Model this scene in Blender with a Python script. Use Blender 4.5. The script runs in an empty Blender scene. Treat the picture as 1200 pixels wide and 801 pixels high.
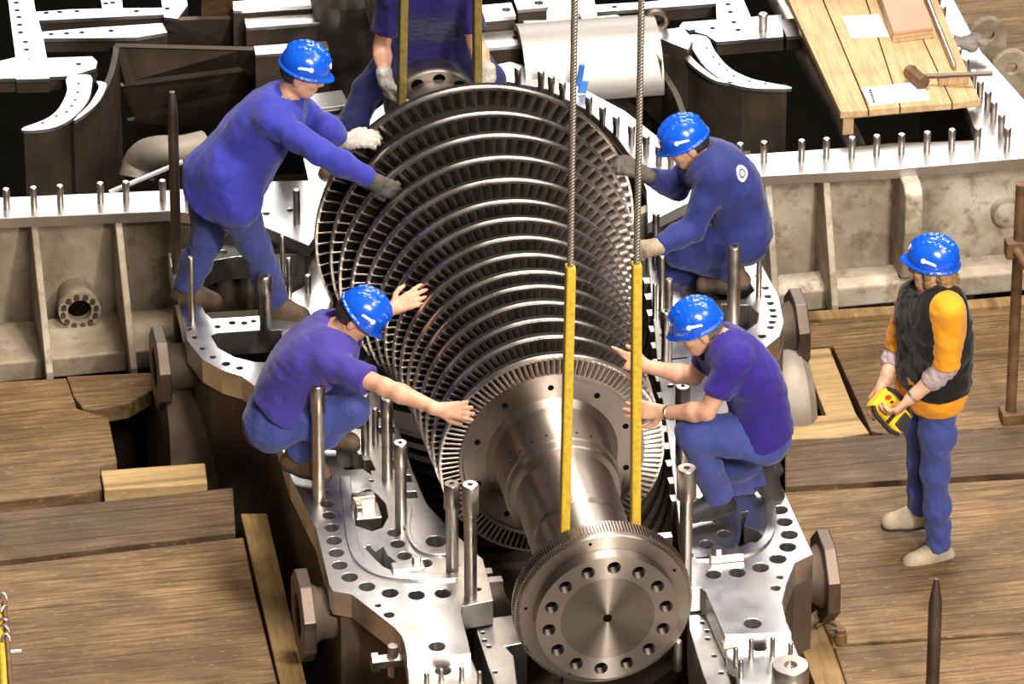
import bpy, bmesh, math, random
import numpy as np
from mathutils import Vector, Matrix, noise
from mathutils.geometry import tessellate_polygon
random.seed(7)
PI = math.pi
# ------------------------------------------------------------------ camera
PITCH = math.radians(31.5)
YAW = math.atan(.341 * math.sin(PITCH))
FPX, DIST = 8500.0, 34.0
fw = Vector((math.sin(YAW) * math.cos(PITCH), math.cos(YAW) * math.cos(PITCH), -math.sin(PITCH)))
rt = Vector((math.cos(YAW), -math.sin(YAW), 0))
upv = rt.cross(fw)
CAM = Vector((0, 0, 1.0)) - fw * DIST

def ray(px, py):
    return fw + rt * ((px - 600) / FPX) - upv * ((py - 400.5) / FPX)
def P(px, py, z):                      # pixel -> point on the level z
    d = ray(px, py)
    return CAM + d * ((z - CAM.z) / d.z)
def PX(px, py, x):                     # pixel -> point on the upright plane at x
    d = ray(px, py)
    return CAM + d * ((x - CAM.x) / d.x)
def PY(px, py, y):                     # pixel -> point on the upright plane at y
    d = ray(px, py)
    return CAM + d * ((y - CAM.y) / d.y)
def PD(px, py, depth):                 # pixel -> point at a distance along the view
    return CAM + ray(px, py) * depth
def depth_of(p):
    return (Vector(p) - CAM).dot(fw)
def pix(p):
    v = Vector(p) - CAM
    d = v.dot(fw)
    return (600 + FPX * v.dot(rt) / d, 400.5 - FPX * v.dot(upv) / d)
# ------------------------------------------------------------------ scene helpers
COL = bpy.context.scene.collection
def link(o):
    COL.objects.link(o); return o
def thing(name, label, cat, loc=(0, 0, 0), group=None):
    o = bpy.data.objects.new(name, None); link(o)
    o.empty_display_size = .1
    o.location = loc; o['label'] = label; o['category'] = cat
    if group: o['group'] = group
    return o
def tag(o, label, cat, group=None):
    o['label'] = label; o['category'] = cat
    if group: o['group'] = group
    return o

def circ(cx, cy, r, n=14, ry=None):
    return [(cx + r * math.cos(2 * PI * i / n), cy + (ry or r) * math.sin(2 * PI * i / n)) for i in range(n)]
def catmull(pts, n=5, closed=False):
    out = []; m = len(pts); pts = [Vector(p) for p in pts]
    for i in range(m if closed else m - 1):
        g = lambda k: pts[k % m] if closed else pts[max(0, min(m - 1, k))]
        p0, p1, p2, p3 = g(i - 1), g(i), g(i + 1), g(i + 2)
        for j in range(n):
            t = j / n
            out.append(.5 * ((2 * p1) + (p2 - p0) * t + (2 * p0 - 5 * p1 + 4 * p2 - p3) * t * t + (3 * p1 - p0 - 3 * p2 + p3) * t ** 3))
    if not closed: out.append(pts[-1])
    return out
def outl(pxs, z, smooth=0, closed=True):
    w = [P(x, y, z) for x, y in pxs]
    w = [Vector((p.x, p.y)) for p in w]
    return catmull(w, smooth, closed) if smooth else w

class MB:
    def __init__(s): s.v = []; s.f = []
    def add(s, vs, fs):
        b = len(s.v); s.v += [tuple(v) for v in vs]; s.f += [tuple(i + b for i in f) for f in fs]; return s
    def prism(s, poly, z0, z1, holes=(), hole_z=None):
        from mathutils.geometry import delaunay_2d_cdt
        pts = []; edges = []; loops = []
        for l in [poly] + list(holes):
            k = len(pts); m = len(l); pts += [Vector((p[0], p[1])) for p in l]
            edges += [(k + i, k + (i + 1) % m) for i in range(m)]; loops.append(range(k, k + m))
        ov, oe, of, _, _, _ = delaunay_2d_cdt(pts, edges, [], 0, 1e-6)
        # keep the triangles whose centre is inside the outline and outside the holes
        def inside(c, l):
            r = False; n = len(l)
            for i in range(n):
                a, b = l[i], l[(i + 1) % n]
                if (a[1] > c.y) != (b[1] > c.y) and c.x < (b[0] - a[0]) * (c.y - a[1]) / (b[1] - a[1]) + a[0]: r = not r
            return r
        vs = [(p.x, p.y, z1) for p in ov] + [(p.x, p.y, z0) for p in ov]; n = len(ov); fs = []; cnt = {}
        for t in of:
            c = sum((ov[i] for i in t), Vector((0, 0))) / len(t)
            if not inside(c, poly) or any(inside(c, h) for h in holes): continue
            ar = sum(ov[t[i]].cross(ov[t[(i + 1) % len(t)]]) for i in range(len(t)))
            t = tuple(t) if ar > 0 else tuple(reversed(t))
            fs.append(t); fs.append(tuple(i + n for i in reversed(t)))
            for i in range(len(t)):
                cnt[(t[i], t[(i + 1) % len(t)])] = 1
        for (a, b_) in cnt:
            if (b_, a) not in cnt: fs.append((a, a + n, b_ + n, b_))
        return s.add(vs, fs)
    def box(s, c, size, rot=None):
        c = Vector(c); h = Vector(size) / 2
        R = rot if rot else Matrix.Identity(3)
        vs = [c + R @ Vector((x * h.x, y * h.y, z * h.z)) for x in (-1, 1) for y in (-1, 1) for z in (-1, 1)]
        return s.add(vs, [(0, 1, 3, 2), (4, 6, 7, 5), (0, 4, 5, 1), (2, 3, 7, 6), (0, 2, 6, 4), (1, 5, 7, 3)])
    def lathe(s, prof, o, ax, seg=32, a0=0, a1=2 * PI, ref=None):
        """prof: list of (r, h) along the axis ax from o."""
        o = Vector(o); ax = Vector(ax).normalized()
        u = Vector(ref) if ref else (Vector((0, 0, 1)) if abs(ax.z) < .9 else Vector((1, 0, 0)))
        u = (u - ax * u.dot(ax)).normalized(); w = ax.cross(u)
        full = abs(a1 - a0) > 2 * PI - 1e-4
        ns = seg if full else seg + 1
        vs = []
        for r, h in prof:
            for i in range(ns):
                a = a0 + (a1 - a0) * i / seg
                vs.append(o + ax * h + (u * math.cos(a) + w * math.sin(a)) * r)
        fs = []
        for j in range(len(prof) - 1):
            for i in range(seg):
                k = (i + 1) % ns if full else i + 1
                fs.append((j * ns + i, j * ns + k, (j + 1) * ns + k, (j + 1) * ns + i))
        return s.add(vs, fs)
    def cyl(s, p0, p1, r, r2=None, seg=16, bev=.0):
        p0, p1 = Vector(p0), Vector(p1); L = (p1 - p0).length; r2 = r if r2 is None else r2
        pr = [(0, 0), (r - bev, 0), (r, bev), (r2, L - bev), (r2 - bev, L), (0, L)] if bev else [(0, 0), (r, 0), (r2, L), (0, L)]
        return s.lathe(pr, p0, p1 - p0, seg)
    def tube(s, pts, r, seg=10, closed=False, rf=None):
        pts = [Vector(p) for p in pts]; n = len(pts); vs = []; fs = []
        prev = None
        for i, p in enumerate(pts):
            a = pts[i - 1] if (i > 0 or closed) else p
            b = pts[(i + 1) % n] if (i < n - 1 or closed) else p
            t = (b - a).normalized()
            if prev is None:
                u = t.orthogonal().normalized()
            else:
                u = (prev - t * prev.dot(t)).normalized()
            prev = u; w = t.cross(u); rr = rf(i / max(1, n - 1)) if rf else r
            for k in range(seg):
                an = 2 * PI * k / seg
                vs.append(p + (u * math.cos(an) + w * math.sin(an)) * rr)
        for i in range(n if closed else n - 1):
            for k in range(seg):
                j = (i + 1) % n
                fs.append((i * seg + k, i * seg + (k + 1) % seg, j * seg + (k + 1) % seg, j * seg + k))
        if not closed:
            fs.append(tuple(range(seg - 1, -1, -1))); fs.append(tuple((n - 1) * seg + k for k in range(seg)))
        return s.add(vs, fs)
    def wall(s, path, z0, z1, th):
        """upright wall of thickness th on the left side of the path"""
        path = [Vector((p[0], p[1])) for p in path]; n = len(path); off = []
        for i, p in enumerate(path):
            d = Vector((0, 0))
            for a, b in ((i - 1, i), (i, i + 1)):
                if a >= 0 and b < n:
                    e = (path[b] - path[a]).normalized(); d += Vector((-e.y, e.x))
            off.append(p + d.normalized() * th)
        return s.prism(path + off[::-1], z0, z1)
    def build(s, name, mat, parent=None, smooth=None, bevel=0, kind=None, merge=False):
        me = bpy.data.meshes.new(name); me.from_pydata(s.v, [], s.f); me.update()
        if merge or smooth or bevel:
            bm = bmesh.new(); bm.from_mesh(me); bmesh.ops.remove_doubles(bm, verts=bm.verts, dist=1e-5)
            bmesh.ops.recalc_face_normals(bm, faces=bm.faces)
            bm.to_mesh(me); bm.free()
        if smooth is not None:
            for p in me.polygons: p.use_smooth = True
            me.set_sharp_from_angle(angle=math.radians(smooth))
        o = bpy.data.objects.new(name, me); link(o)
        if mat: me.materials.append(mat)
        if parent: o.parent = parent; o.matrix_parent_inverse = Matrix.Translation(parent.location).inverted() if parent.type == 'EMPTY' and parent.parent is None else Matrix.Identity(4)
        if bevel:
            b = o.modifiers.new('bevel', 'BEVEL'); b.width = bevel; b.segments = 2; b.limit_method = 'ANGLE'; b.angle_limit = math.radians(40)
        if kind: o['kind'] = kind
        return o

# ------------------------------------------------------------------ materials
class N:
    def __init__(s, name):
        s.m = bpy.data.materials.new(name); s.m.use_nodes = True
        s.t = s.m.node_tree; s.b = s.t.nodes['Principled BSDF']
    def n(s, kind, **kw):
        nd = s.t.nodes.new(kind)
        for k, v in kw.items():
            if k in nd.inputs and not hasattr(type(nd), k): nd.inputs[k].default_value = v
            else: setattr(nd, k, v)
        return nd
    def l(s, a, b): s.t.links.new(a, b)
    def coord(s, scale=(1, 1, 1), rot=(0, 0, 0), kind='Object'):
        tc = s.n('ShaderNodeTexCoord'); mp = s.n('ShaderNodeMapping')
        mp.inputs['Scale'].default_value = scale; mp.inputs['Rotation'].default_value = rot
        s.l(tc.outputs[kind], mp.inputs['Vector']); return mp.outputs['Vector']
    def noise(s, vec, scale, detail=4, rough=.55):
        nd = s.n('ShaderNodeTexNoise'); nd.inputs['Scale'].default_value = scale
        nd.inputs['Detail'].default_value = detail; nd.inputs['Roughness'].default_value = rough
        s.l(vec, nd.inputs['Vector']); return nd.outputs['Fac']
    def ramp(s, fac, stops):
        r = s.n('ShaderNodeValToRGB'); e = r.color_ramp.elements
        while len(e) < len(stops): e.new(.5)
        for el, (p, c) in zip(e, stops):
            el.position = p; el.color = (*c, 1) if len(c) == 3 else c
        s.l(fac, r.inputs['Fac']); return r.outputs['Color']
    def mix(s, fac, a, b, mode='MIX'):
        m = s.n('ShaderNodeMix', data_type='RGBA', blend_type=mode)
        for sock, v in ((m.inputs['Factor'], fac), (m.inputs['A'], a), (m.inputs['B'], b)):
            pass
        fi = [i for i in m.inputs if i.name == 'Factor' and i.type == 'VALUE'][0]
        ai = [i for i in m.inputs if i.name == 'A' and i.type == 'RGBA'][0]
        bi = [i for i in m.inputs if i.name == 'B' and i.type == 'RGBA'][0]
        for sock, v in ((fi, fac), (ai, a), (bi, b)):
            if isinstance(v, (int, float)): sock.default_value = v
            elif isinstance(v, tuple): sock.default_value = (*v, 1)
            else: s.l(v, sock)
        return [o for o in m.outputs if o.type == 'RGBA'][0]
    def mrange(s, v, a, b, c, d):
        m = s.n('ShaderNodeMapRange'); m.inputs['From Min'].default_value = a; m.inputs['From Max'].default_value = b
        m.inputs['To Min'].default_value = c; m.inputs['To Max'].default_value = d
        s.l(v, m.inputs['Value']); return m.outputs['Result']
    def bump(s, h, strength=.3, dist=.01):
        b = s.n('ShaderNodeBump'); b.inputs['Strength'].default_value = strength; b.inputs['Distance'].default_value = dist
        s.l(h, b.inputs['Height']); s.l(b.outputs['Normal'], s.b.inputs['Normal']); return b
    def set(s, **kw):
        for k, v in kw.items():
            k = k.replace('_', ' ')
            if hasattr(v, 'links'): s.l(v, s.b.inputs[k])
            else: s.b.inputs[k].default_value = (*v, 1) if isinstance(v, tuple) and len(v) == 3 else v
        return s.m

def metal(name, c1, c2, rough=(.3, .5), scale=6, metallic=1.0, stretch=(1, 1, 1), bump=0.05, aniso=0, radial=None, arot=0.0):
    m = N(name); v = m.coord(stretch); f = m.noise(v, scale, 6, .6)
    col = m.ramp(f, [(.3, c1), (.7, c2)])
    r = m.mrange(f, .3, .7, rough[0], rough[1])
    if bump: m.bump(m.noise(v, scale * 8, 3), bump, .004)
    if aniso:
        t = m.n('ShaderNodeTangent', direction_type='RADIAL', axis=radial)
        m.l(t.outputs['Tangent'], m.b.inputs['Tangent'])
    return m.set(Base_Color=col, Roughness=r, Metallic=metallic, Anisotropic=aniso, Anisotropic_Rotation=arot)
def plain(name, c, rough=.6, metallic=0., var=.15, scale=8, bump=0, spec=.5):
    m = N(name); v = m.coord(); f = m.noise(v, scale, 5)
    lo = tuple(x * (1 - var) for x in c); hi = tuple(min(1, x * (1 + var)) for x in c)
    if bump: m.bump(m.noise(v, scale * 5, 4), bump, .01)
    return m.set(Base_Color=m.ramp(f, [(.3, lo), (.7, hi)]), Roughness=rough, Metallic=metallic, Specular_IOR_Level=spec)

M = {}
M['machined'] = metal('machined_steel', (.60, .57, .55), (.80, .78, .77), (.28, .5), 5, bump=.06)
M['stud'] = metal('stud_steel', (.40, .35, .31), (.54, .48, .43), (.28, .42), 14, bump=.05)
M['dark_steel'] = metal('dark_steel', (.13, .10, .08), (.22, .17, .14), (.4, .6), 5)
M['rotor'] = metal('turned_steel', (.36, .30, .26), (.42, .355, .31), (.38, .42), 1.2, stretch=(1, 1, 1), bump=.0, aniso=.93, radial='Y', arot=.25)
M['blade'] = metal('blade_steel', (.50, .43, .38), (.62, .54, .48), (.26, .36), 9, bump=.03)
M['cast'] = metal('cast_iron', (.07, .048, .032), (.13, .093, .066), (.5, .7), 4, metallic=.35, bump=.3)
M['black_hole'] = plain('hole_shade_black', (.004, .0035, .003), .95, spec=.02)  # near-black colour stands in for the shade inside holes and pit

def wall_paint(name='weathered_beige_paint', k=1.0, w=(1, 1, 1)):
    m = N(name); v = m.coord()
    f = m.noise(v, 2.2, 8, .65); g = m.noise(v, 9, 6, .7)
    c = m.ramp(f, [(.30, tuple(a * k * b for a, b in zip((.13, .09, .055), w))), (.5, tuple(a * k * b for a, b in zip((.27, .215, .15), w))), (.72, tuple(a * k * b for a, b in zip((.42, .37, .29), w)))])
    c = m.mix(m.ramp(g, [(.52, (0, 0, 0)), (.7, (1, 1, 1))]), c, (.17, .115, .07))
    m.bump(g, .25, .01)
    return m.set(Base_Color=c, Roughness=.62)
M['paint'] = wall_paint()
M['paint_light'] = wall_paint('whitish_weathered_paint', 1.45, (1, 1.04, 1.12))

def wood(name, cols, plank=.19, along='X', scale=1.0, dirt=.5, seed=0.):
    m = N(name); tc = m.n('ShaderNodeTexCoord'); sp = m.n('ShaderNodeSeparateXYZ'); m.l(tc.outputs['Object'], sp.inputs['Vector'])
    across = sp.outputs['Y' if along == 'X' else 'X']; alng = sp.outputs['X' if along == 'X' else 'Y']
    d = m.n('ShaderNodeMath', operation='DIVIDE'); m.l(across, d.inputs[0]); d.inputs[1].default_value = plank
    fl = m.n('ShaderNodeMath', operation='FLOOR'); m.l(d.outputs[0], fl.inputs[0])
    fr = m.n('ShaderNodeMath', operation='FRACT'); m.l(d.outputs[0], fr.inputs[0])
    ad = m.n('ShaderNodeMath', operation='ADD'); m.l(fl.outputs[0], ad.inputs[0]); ad.inputs[1].default_value = seed
    wn = m.n('ShaderNodeTexWhiteNoise', noise_dimensions='1D'); m.l(ad.outputs[0], wn.inputs['W'])
    st = m.coord((1.1 * scale, 16 * scale, 6) if along == 'X' else (16 * scale, 1.1 * scale, 6))
    g = m.noise(st, 3.0, 7, .62)
    big = m.noise(m.coord((1, 1.6, 1)), 1.7, 6, .6)
    c = m.ramp(g, [(.30, cols[0]), (.5, cols[1]), (.68, cols[2])])
    c = m.mix(m.mrange(wn.outputs['Value'], 0, 1, 0, .45), c, cols[0])
    c = m.mix(m.mrange(big, .42, .62, 0, dirt), c, tuple(x * .45 for x in cols[0]))
    fine = m.noise(m.coord((9, 60, 20) if along == 'X' else (60, 9, 20)), 2, 3)
    c = m.mix(m.mrange(fine, .62, .72, 0, .5), c, cols[3])
    # joint between planks
    e1 = m.n('ShaderNodeMath', operation='SUBTRACT'); m.l(fr.outputs[0], e1.inputs[0]); e1.inputs[1].default_value = .5
    ab = m.n('ShaderNodeMath', operation='ABSOLUTE'); m.l(e1.outputs[0], ab.inputs[0])
    j = m.mrange(ab.outputs[0], .455, .49, 0, 1)
    c = m.mix(m.mrange(j, 0, 1, 0, .55), c, tuple(x * .25 for x in cols[0]))
    hh = m.n('ShaderNodeMath', operation='SUBTRACT'); m.l(g, hh.inputs[0]); m.l(j, hh.inputs[1])
    m.bump(hh.outputs[0], .35, .006)
    return m.set(Base_Color=c, Roughness=.62, Specular_IOR_Level=.35)
M['deck'] = wood('worn_deck_timber', ((.085, .045, .018), (.205, .120, .052), (.33, .21, .105), (.55, .41, .23)), .115)
M['deck_dark'] = wood('dark_deck_timber', ((.06, .034, .017), (.13, .078, .04), (.21, .132, .07), (.38, .26, .13)), .21, seed=9)
M['plank_light'] = wood('fresh_timber', ((.36, .22, .09), (.50, .33, .15), (.62, .43, .21), (.70, .52, .30)), .6, dirt=.25, seed=4)
M['plank_y'] = wood('sawn_beam_timber', ((.20, .12, .045), (.34, .21, .085), (.45, .29, .12), (.55, .40, .2)), .9, along='Y', seed=5)
M['platform'] = wood('pale_platform_timber', ((.42, .255, .115), (.62, .43, .23), (.74, .55, .34), (.28, .15, .07)), 3., along='Y', dirt=.4, seed=2)
M['yellow'] = plain('yellow_webbing', (.56, .37, .025), .7, var=.2, scale=40, bump=.2)
M['olive'] = plain('soiled_olive_webbing', (.20, .14, .03), .75, var=.25, scale=40, bump=.2)
M['paper'] = plain('white_paper', (.82, .82, .84), .6, var=.03)
M['pinkboard'] = plain('pinkish_board', (.52, .27, .185), .6, var=.08, scale=3)
M['rust'] = plain('rusty_brown_iron', (.16, .085, .04), .6, metallic=.3, var=.35, scale=14, bump=.2)
M['white_steel'] = metal('bright_ground_steel', (.52, .51, .51), (.66, .65, .65), (.3, .5), 3, bump=.03)
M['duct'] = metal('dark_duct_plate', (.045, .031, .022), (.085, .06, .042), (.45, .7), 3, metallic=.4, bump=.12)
M['silver'] = metal('silver_pipe', (.50, .43, .38), (.64, .57, .52), (.3, .5), 6, bump=.04)
def rope_mat():
    m = N('wire_rope'); v = m.coord((1, 1, 1), (0, .5, 0))
    w = m.n('ShaderNodeTexWave', wave_type='BANDS', bands_direction='Z'); w.inputs['Scale'].default_value = 22
    w.inputs['Distortion'].default_value = .4; m.l(v, w.inputs['Vector'])
    m.bump(w.outputs['Fac'], .6, .006)
    return m.set(Base_Color=m.ramp(w.outputs['Fac'], [(.2, (.22, .19, .15)), (.8, (.42, .37, .31))]), Roughness=.45, Metallic=.7)
M['rope'] = rope_mat()
M['concrete'] = plain('grey_hall_floor', (.24, .215, .19), .7, var=.2, scale=2)
M['drum'] = plain('shade_dark_drum', (.012, .010, .008), .7, spec=.15)  # shade of the gaps between blades, put into the drum colour
M['rotor_dark'] = metal('brushed_centre_steel', (.25, .21, .17), (.30, .25, .205), (.40, .43), 1.2, bump=.0, aniso=.95, radial='Y', arot=.25)
M['stub'] = metal('sandy_cast_steel', (.26, .21, .17), (.40, .34, .29), (.5, .65), 5, metallic=.3, bump=.1)
def machined_stained():
    m = N('machined_flange_steel'); v = m.coord(); f = m.noise(v, 5, 6, .6); g = m.noise(v, 3.1, 7, .65)
    c = m.ramp(f, [(.3, (.58, .55, .53)), (.7, (.78, .76, .75))])
    c = m.mix(m.mrange(g, .52, .70, 0, .55), c, (.36, .31, .28))
    st = m.noise(m.coord((2, 60, 2)), 2, 3)
    m.bump(st, .08, .004)
    return m.set(Base_Color=c, Roughness=m.mrange(g, .35, .7, .27, .5), Metallic=1.0)
M['machined'] = machined_stained()
M['satin'] = metal('satin_shell_steel', (.40, .36, .33), (.52, .48, .45), (.5, .62), 2, stretch=(1, 14, 14), bump=.05)
# ------------------------------------------------------------------ the deck and the pit below it
def panel(pxs, mat, z=0.0, th=.09, name='floor', dz=0):
    mb = MB(); mb.prism(outl(pxs, z + dz), z + dz - th, z + dz)
    return mb.build(name, mat, kind='structure', bevel=.006)
panel([(-500, 476), (78, 443), (90, 478), (127, 489), (137, 541), (117, 545), (120, 573), (-500, 650)], M['deck'])
panel([(78, 440.5), (178, 436), (186, 452), (150, 472), (108, 480), (97, 478), (86, 463)], M['deck'], dz=.012)
panel([(-500, 655), (273, 571), (276, 624), (-500, 716)], M['deck_dark'])
panel([(-500, 722), (285, 629), (297, 687), (325, 801), (365, 960), (-500, 960)], M['deck'])
panel([(945, 364), (1057, 357), (1600, 312), (1600, 327), (945, 375)], M['plank_y'], dz=.02)
panel([(945, 378), (1600, 330), (1600, 476), (1036, 508), (1021, 505), (976, 405), (945, 407)], M['deck'])
panel([(920, 516), (1600, 478), (1600, 530), (920, 570)], M['deck_dark'])
panel([(910, 577), (1600, 538), (1600, 712), (976, 754), (955, 705)], M['deck'])
panel([(978, 758), (1600, 716), (1600, 960), (1045, 960)], M['deck'])
panel([(1075, -120), (1600, -120), (1600, 308), (1235, 338), (1215, 190), (1150, 120)], M['deck'])
MB().prism([(-7, -9), (8, -9), (8, -2.9), (-7, -2.9)], -.09, 0).build('floor', M['concrete'], kind='structure')
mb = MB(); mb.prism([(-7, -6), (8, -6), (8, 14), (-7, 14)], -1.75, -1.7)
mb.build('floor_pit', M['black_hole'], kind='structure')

def plank(pxs, mat, label, cat='plank', name='loose_plank', z=.0, th=.07, group=None):
    mb = MB(); mb.prism(outl(pxs, z), z - th, z); o = mb.build(name, mat, bevel=.006)
    return tag(o, label, cat, group)
plank([(118, 551), (240, 542), (243, 566), (122, 574)], M['plank_light'], 'pale loose plank lying across the gap at the left edge of the pit', z=.03)
plank([(282, 601), (313, 601), (396, 960), (365, 960)], M['plank_y'], 'long yellowish beam along the left deck edge beside the dark gap', 'beam', 'timber_beam', z=-.02, th=.12)
plank([(930, 735), (958, 712), (1058, 961), (1015, 961)], M['plank_y'], 'rough timber beam at the right deck edge below the front nozzle', 'beam', 'timber_beam', z=-.02, th=.12)
plank([(945, 409), (972, 407), (1003, 484), (1019, 507), (985, 512), (920, 514), (921, 489), (968, 486), (950, 440)], M['plank_light'], 'light L shaped board framing the deck cut out beside the rear right nozzle', z=.004)

# ------------------------------------------------------------------ front casing (lower half)
H = .5
AX, AZ = .0521, .84
def stud_mb(x, y, z0, z1, r, head=0, rh=None, hole=True):
    mb = MB(); rh = rh or r
    if head:
        pr = [(0, 0), (r, 0), (r, z1 - z0 - head), (rh, z1 - z0 - head + .01), (rh, z1 - z0 - .008), (rh - .006, z1 - z0)]
    else:
        pr = [(0, 0), (r, 0), (r, z1 - z0 - .006), (r - .005, z1 - z0)]
    R = pr[-1][0]
    if hole: pr += [(R * .38, z1 - z0), (R * .36, z1 - z0 - .02), (0, z1 - z0 - .021)]
    else: pr += [(0, z1 - z0)]
    return mb.lathe(pr, (x, y, z0), (0, 0, 1), 16, ref=(1, 0, 0))
fc = thing('lower_turbine_casing', 'front lower steel casing with tall studs, bolt hole flanges and octagonal side nozzles', 'turbine casing', P(689, 725, 0))
def hole_px(x, y, r): # r in pixels of the long axis -> world circle on the flange
    c = P(x, y, H); return circ(c.x, c.y, r / 250, 14)
left_out = [(197, 296), (204, 330), (210, 356), (219, 398), (237, 421), (260, 434), (283, 441), (302, 455), (320, 492), (340, 557), (370.5, 620), (386, 685), (390, 692), (412, 696), (462, 735), (470, 744), (474, 754), (477, 771)]
left_in = [(552, 766), (540, 716), (542, 710), (578, 703), (573, 681), (566, 655), (545, 636), (520, 612), (500, 590), (483, 550), (470, 510), (455, 470), (440, 430), (424, 400), (405, 372), (388, 345), (376, 318), (370, 296), (366, 270), (300, 268)]
LH = [(375, 560, 6), (379, 575, 7), (383, 590, 8), (386, 603.5, 8), (389, 618, 8.5), (391.5, 633, 9), (394, 647.5, 9), (398, 662, 9), (409.6, 676, 9.5), (430, 687, 9.5), (457, 694.5, 9.5), (488, 697, 9.5), (519, 695, 9.5),
      (443, 709, 3.5), (456, 720, 6), (512, 757, 9.5), (462, 624, 8), (466, 637, 8.5), (474, 651, 8.5), (498, 659.5, 8.5), (511, 634, 12),
      (222, 385, 3), (228, 395, 3.5), (237, 408, 3.5), (249, 418, 4), (265, 426, 5), (281, 431, 4), (297, 372+4, 3), (272, 378, 4), (255, 383-.5, 3.6), (286, 379-.7, 3.6),
      (247, 301, 4), (262, 295, 5), (322, 289, 4), (435, 563, 3), (458, 560, 3), (410, 512, 5), (420, 500, 4), (440, 489, 4), (432, 640, 3), (560, 690, 4), (430, 470, 3.5)]
LBIG = [[(231, 324), (238, 313), (250, 305), (275, 300.5), (315, 298), (359, 297), (362, 315), (357, 335), (346, 341), (330, 350), (318, 368), (296, 370), (248, 373), (240, 366), (234, 352)],
        [(247, 393), (255, 390), (300, 387), (330, 386), (330, 424), (300, 424), (275, 418), (255, 407)],
        [(394, 528), (399, 521), (413, 520), (420, 532), (433, 535), (440, 550), (437, 557), (425, 549), (405, 550), (395, 542)],
        [(405, 594), (412, 588), (416, 578), (432, 572), (443, 580), (452, 590), (455, 605), (448, 618), (436, 622), (415, 615)],
        [(427, 641), (433, 640), (440, 646), (449, 640), (454, 650), (470, 662), (463, 669), (450, 664), (441, 656)]]
for ex, y in ((459, 482), (465, 500), (472, 519), (479, 538), (485, 557), (492, 576)):
    LBIG.append([(ex - 22, y), (ex - 4, y - 1), (ex - 2, y + 7), (ex - 20, y + 8)])
mb = MB(); mb.prism(outl(left_out + left_in, H), H - .13, H, [hole_px(*h) for h in LH] + [outl(h, H) for h in LBIG])
mb.build('flange', M['machined'], fc, bevel=.004)
right_out = [(845, 238), (868, 252), (884, 285), (895, 314), (913, 347), (919, 377), (914, 394), (903, 403), (893, 412), (884, 425), (886, 460), (896, 505), (912, 560), (953, 649), (932, 659), (922, 684), (917, 705), (922, 728), (928, 741)]
right_in = [(849, 744), (827, 693), (821, 688), (807, 689), (803, 670), (800, 640), (795, 610), (790, 570), (785, 530), (778, 480), (772, 440), (768, 400), (764, 360), (760, 310), (757, 262), (800, 238)]
RH = [(905, 566, 8), (908, 582, 8.5), (914, 597, 9), (919.5, 611, 9), (925, 626, 9.5), (923, 640.5, 9.5), (911.5, 654.5, 9.5), (891, 664.5, 9.5), (864, 670.5, 9.5), (836, 672.5, 9),
      (914, 675.6, 3.8), (909, 688.5, 5.5), (882, 730, 10), (843, 609, 8), (848, 625, 8), (828, 637, 9), (812, 650, 4),
      (880, 309, 3.5), (889, 323, 3.5), (897, 337, 3.8), (900, 347, 4), (903, 355, 4), (905.5, 363, 4), (906.5, 370, 4), (905, 377, 4), (903, 383, 4), (893, 393.5, 4.5), (881, 300, 3.5),
      (780, 331, 4), (782, 352, 4), (775, 370, 4), (781, 381, 4), (777, 392, 4), (782, 409, 4), (776, 283, 5), (791, 283, 5), (763, 281, 4), (781, 440, 4), (786, 452, 4), (787, 490, 4), (794, 540, 4), (798, 556, 4)]
RBIG = [[(795, 328), (840, 318), (872, 322), (884, 340), (872, 350), (850, 351), (800, 350)], [(846, 356), (878, 357), (889, 367), (887, 378), (872, 389), (850, 392), (846, 380)],
        [(862, 627), (868, 600), (876, 598), (872, 615), (885, 620), (897, 630), (896, 637), (880, 634), (866, 640)]]
mb = MB(); mb.prism(outl(right_out + right_in, H), H - .13, H, [hole_px(*h) for h in RH] + [outl(h, H) for h in RBIG])
mb.build('flange', M['machined'], fc, bevel=.004)
# seams of the flange joint plates on the right inner strip
for y0 in (362, 420, 478):
    a, b = P(764 + (y0 - 362) * .12, y0 + 2, H), P(800 + (y0 - 362) * .1, y0 - 1, H)
    MB().box(((a.x + b.x) / 2, (a.y + b.y) / 2, H - .01), ((b - a).length, .008, .024)).build('joint_seam', M['black_hole'], fc)
# raised rim lands on the flange
def land(pxs, w, h=.012, name='raised_land'):
    path = catmull(outl(pxs, H), 6)
    MB().wall(path, H - .01, H + h, w).build(name, M['machined'], fc, bevel=.003)
land([(398, 560), (402, 600), (408, 640), (420, 662), (445, 676), (490, 681), (535, 680)], .05)
land([(898, 560), (908, 590), (909, 615), (902, 635), (880, 650), (840, 657), (812, 657)], -.045)
land([(478, 596), (476, 625), (488, 645), (510, 652), (535, 650)], .02)
land([(815, 585), (845, 590), (862, 612), (858, 640), (836, 652), (815, 655)], .02)
# brackets and clamps standing in the openings
c = P(430, 598, H)
mb = MB(); mb.box((c.x, c.y, H - .06), (.125, .13, .12)); mb.box((c.x - .01, c.y + .04, H + .03), (.11, .05, .07)); mb.box((c.x - .04, c.y - .01, H + .02), (.03, .05, .05))
mb.build('clamp_block', M['stud'], fc, bevel=.006)
c = P(478, 668, H); MB().box((c.x, c.y, H + .015), (.15, .07, .03)).build('clamp_bar', M['machined'], fc, bevel=.005)
c = P(488, 664, H); MB().cyl((c.x, c.y, H + .03), (c.x, c.y, H + .06), .022, seg=6).build('clamp_nut', M['stud'], fc)
c = P(851, 655, H); mb = MB(); mb.box((c.x, c.y, H + .02), (.16, .06, .04)); mb.cyl((c.x - .04, c.y, H + .03), (c.x - .04, c.y, H + .07), .03, seg=6)
mb.build('clamp_bar', M['stud'], fc, bevel=.005)
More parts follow.
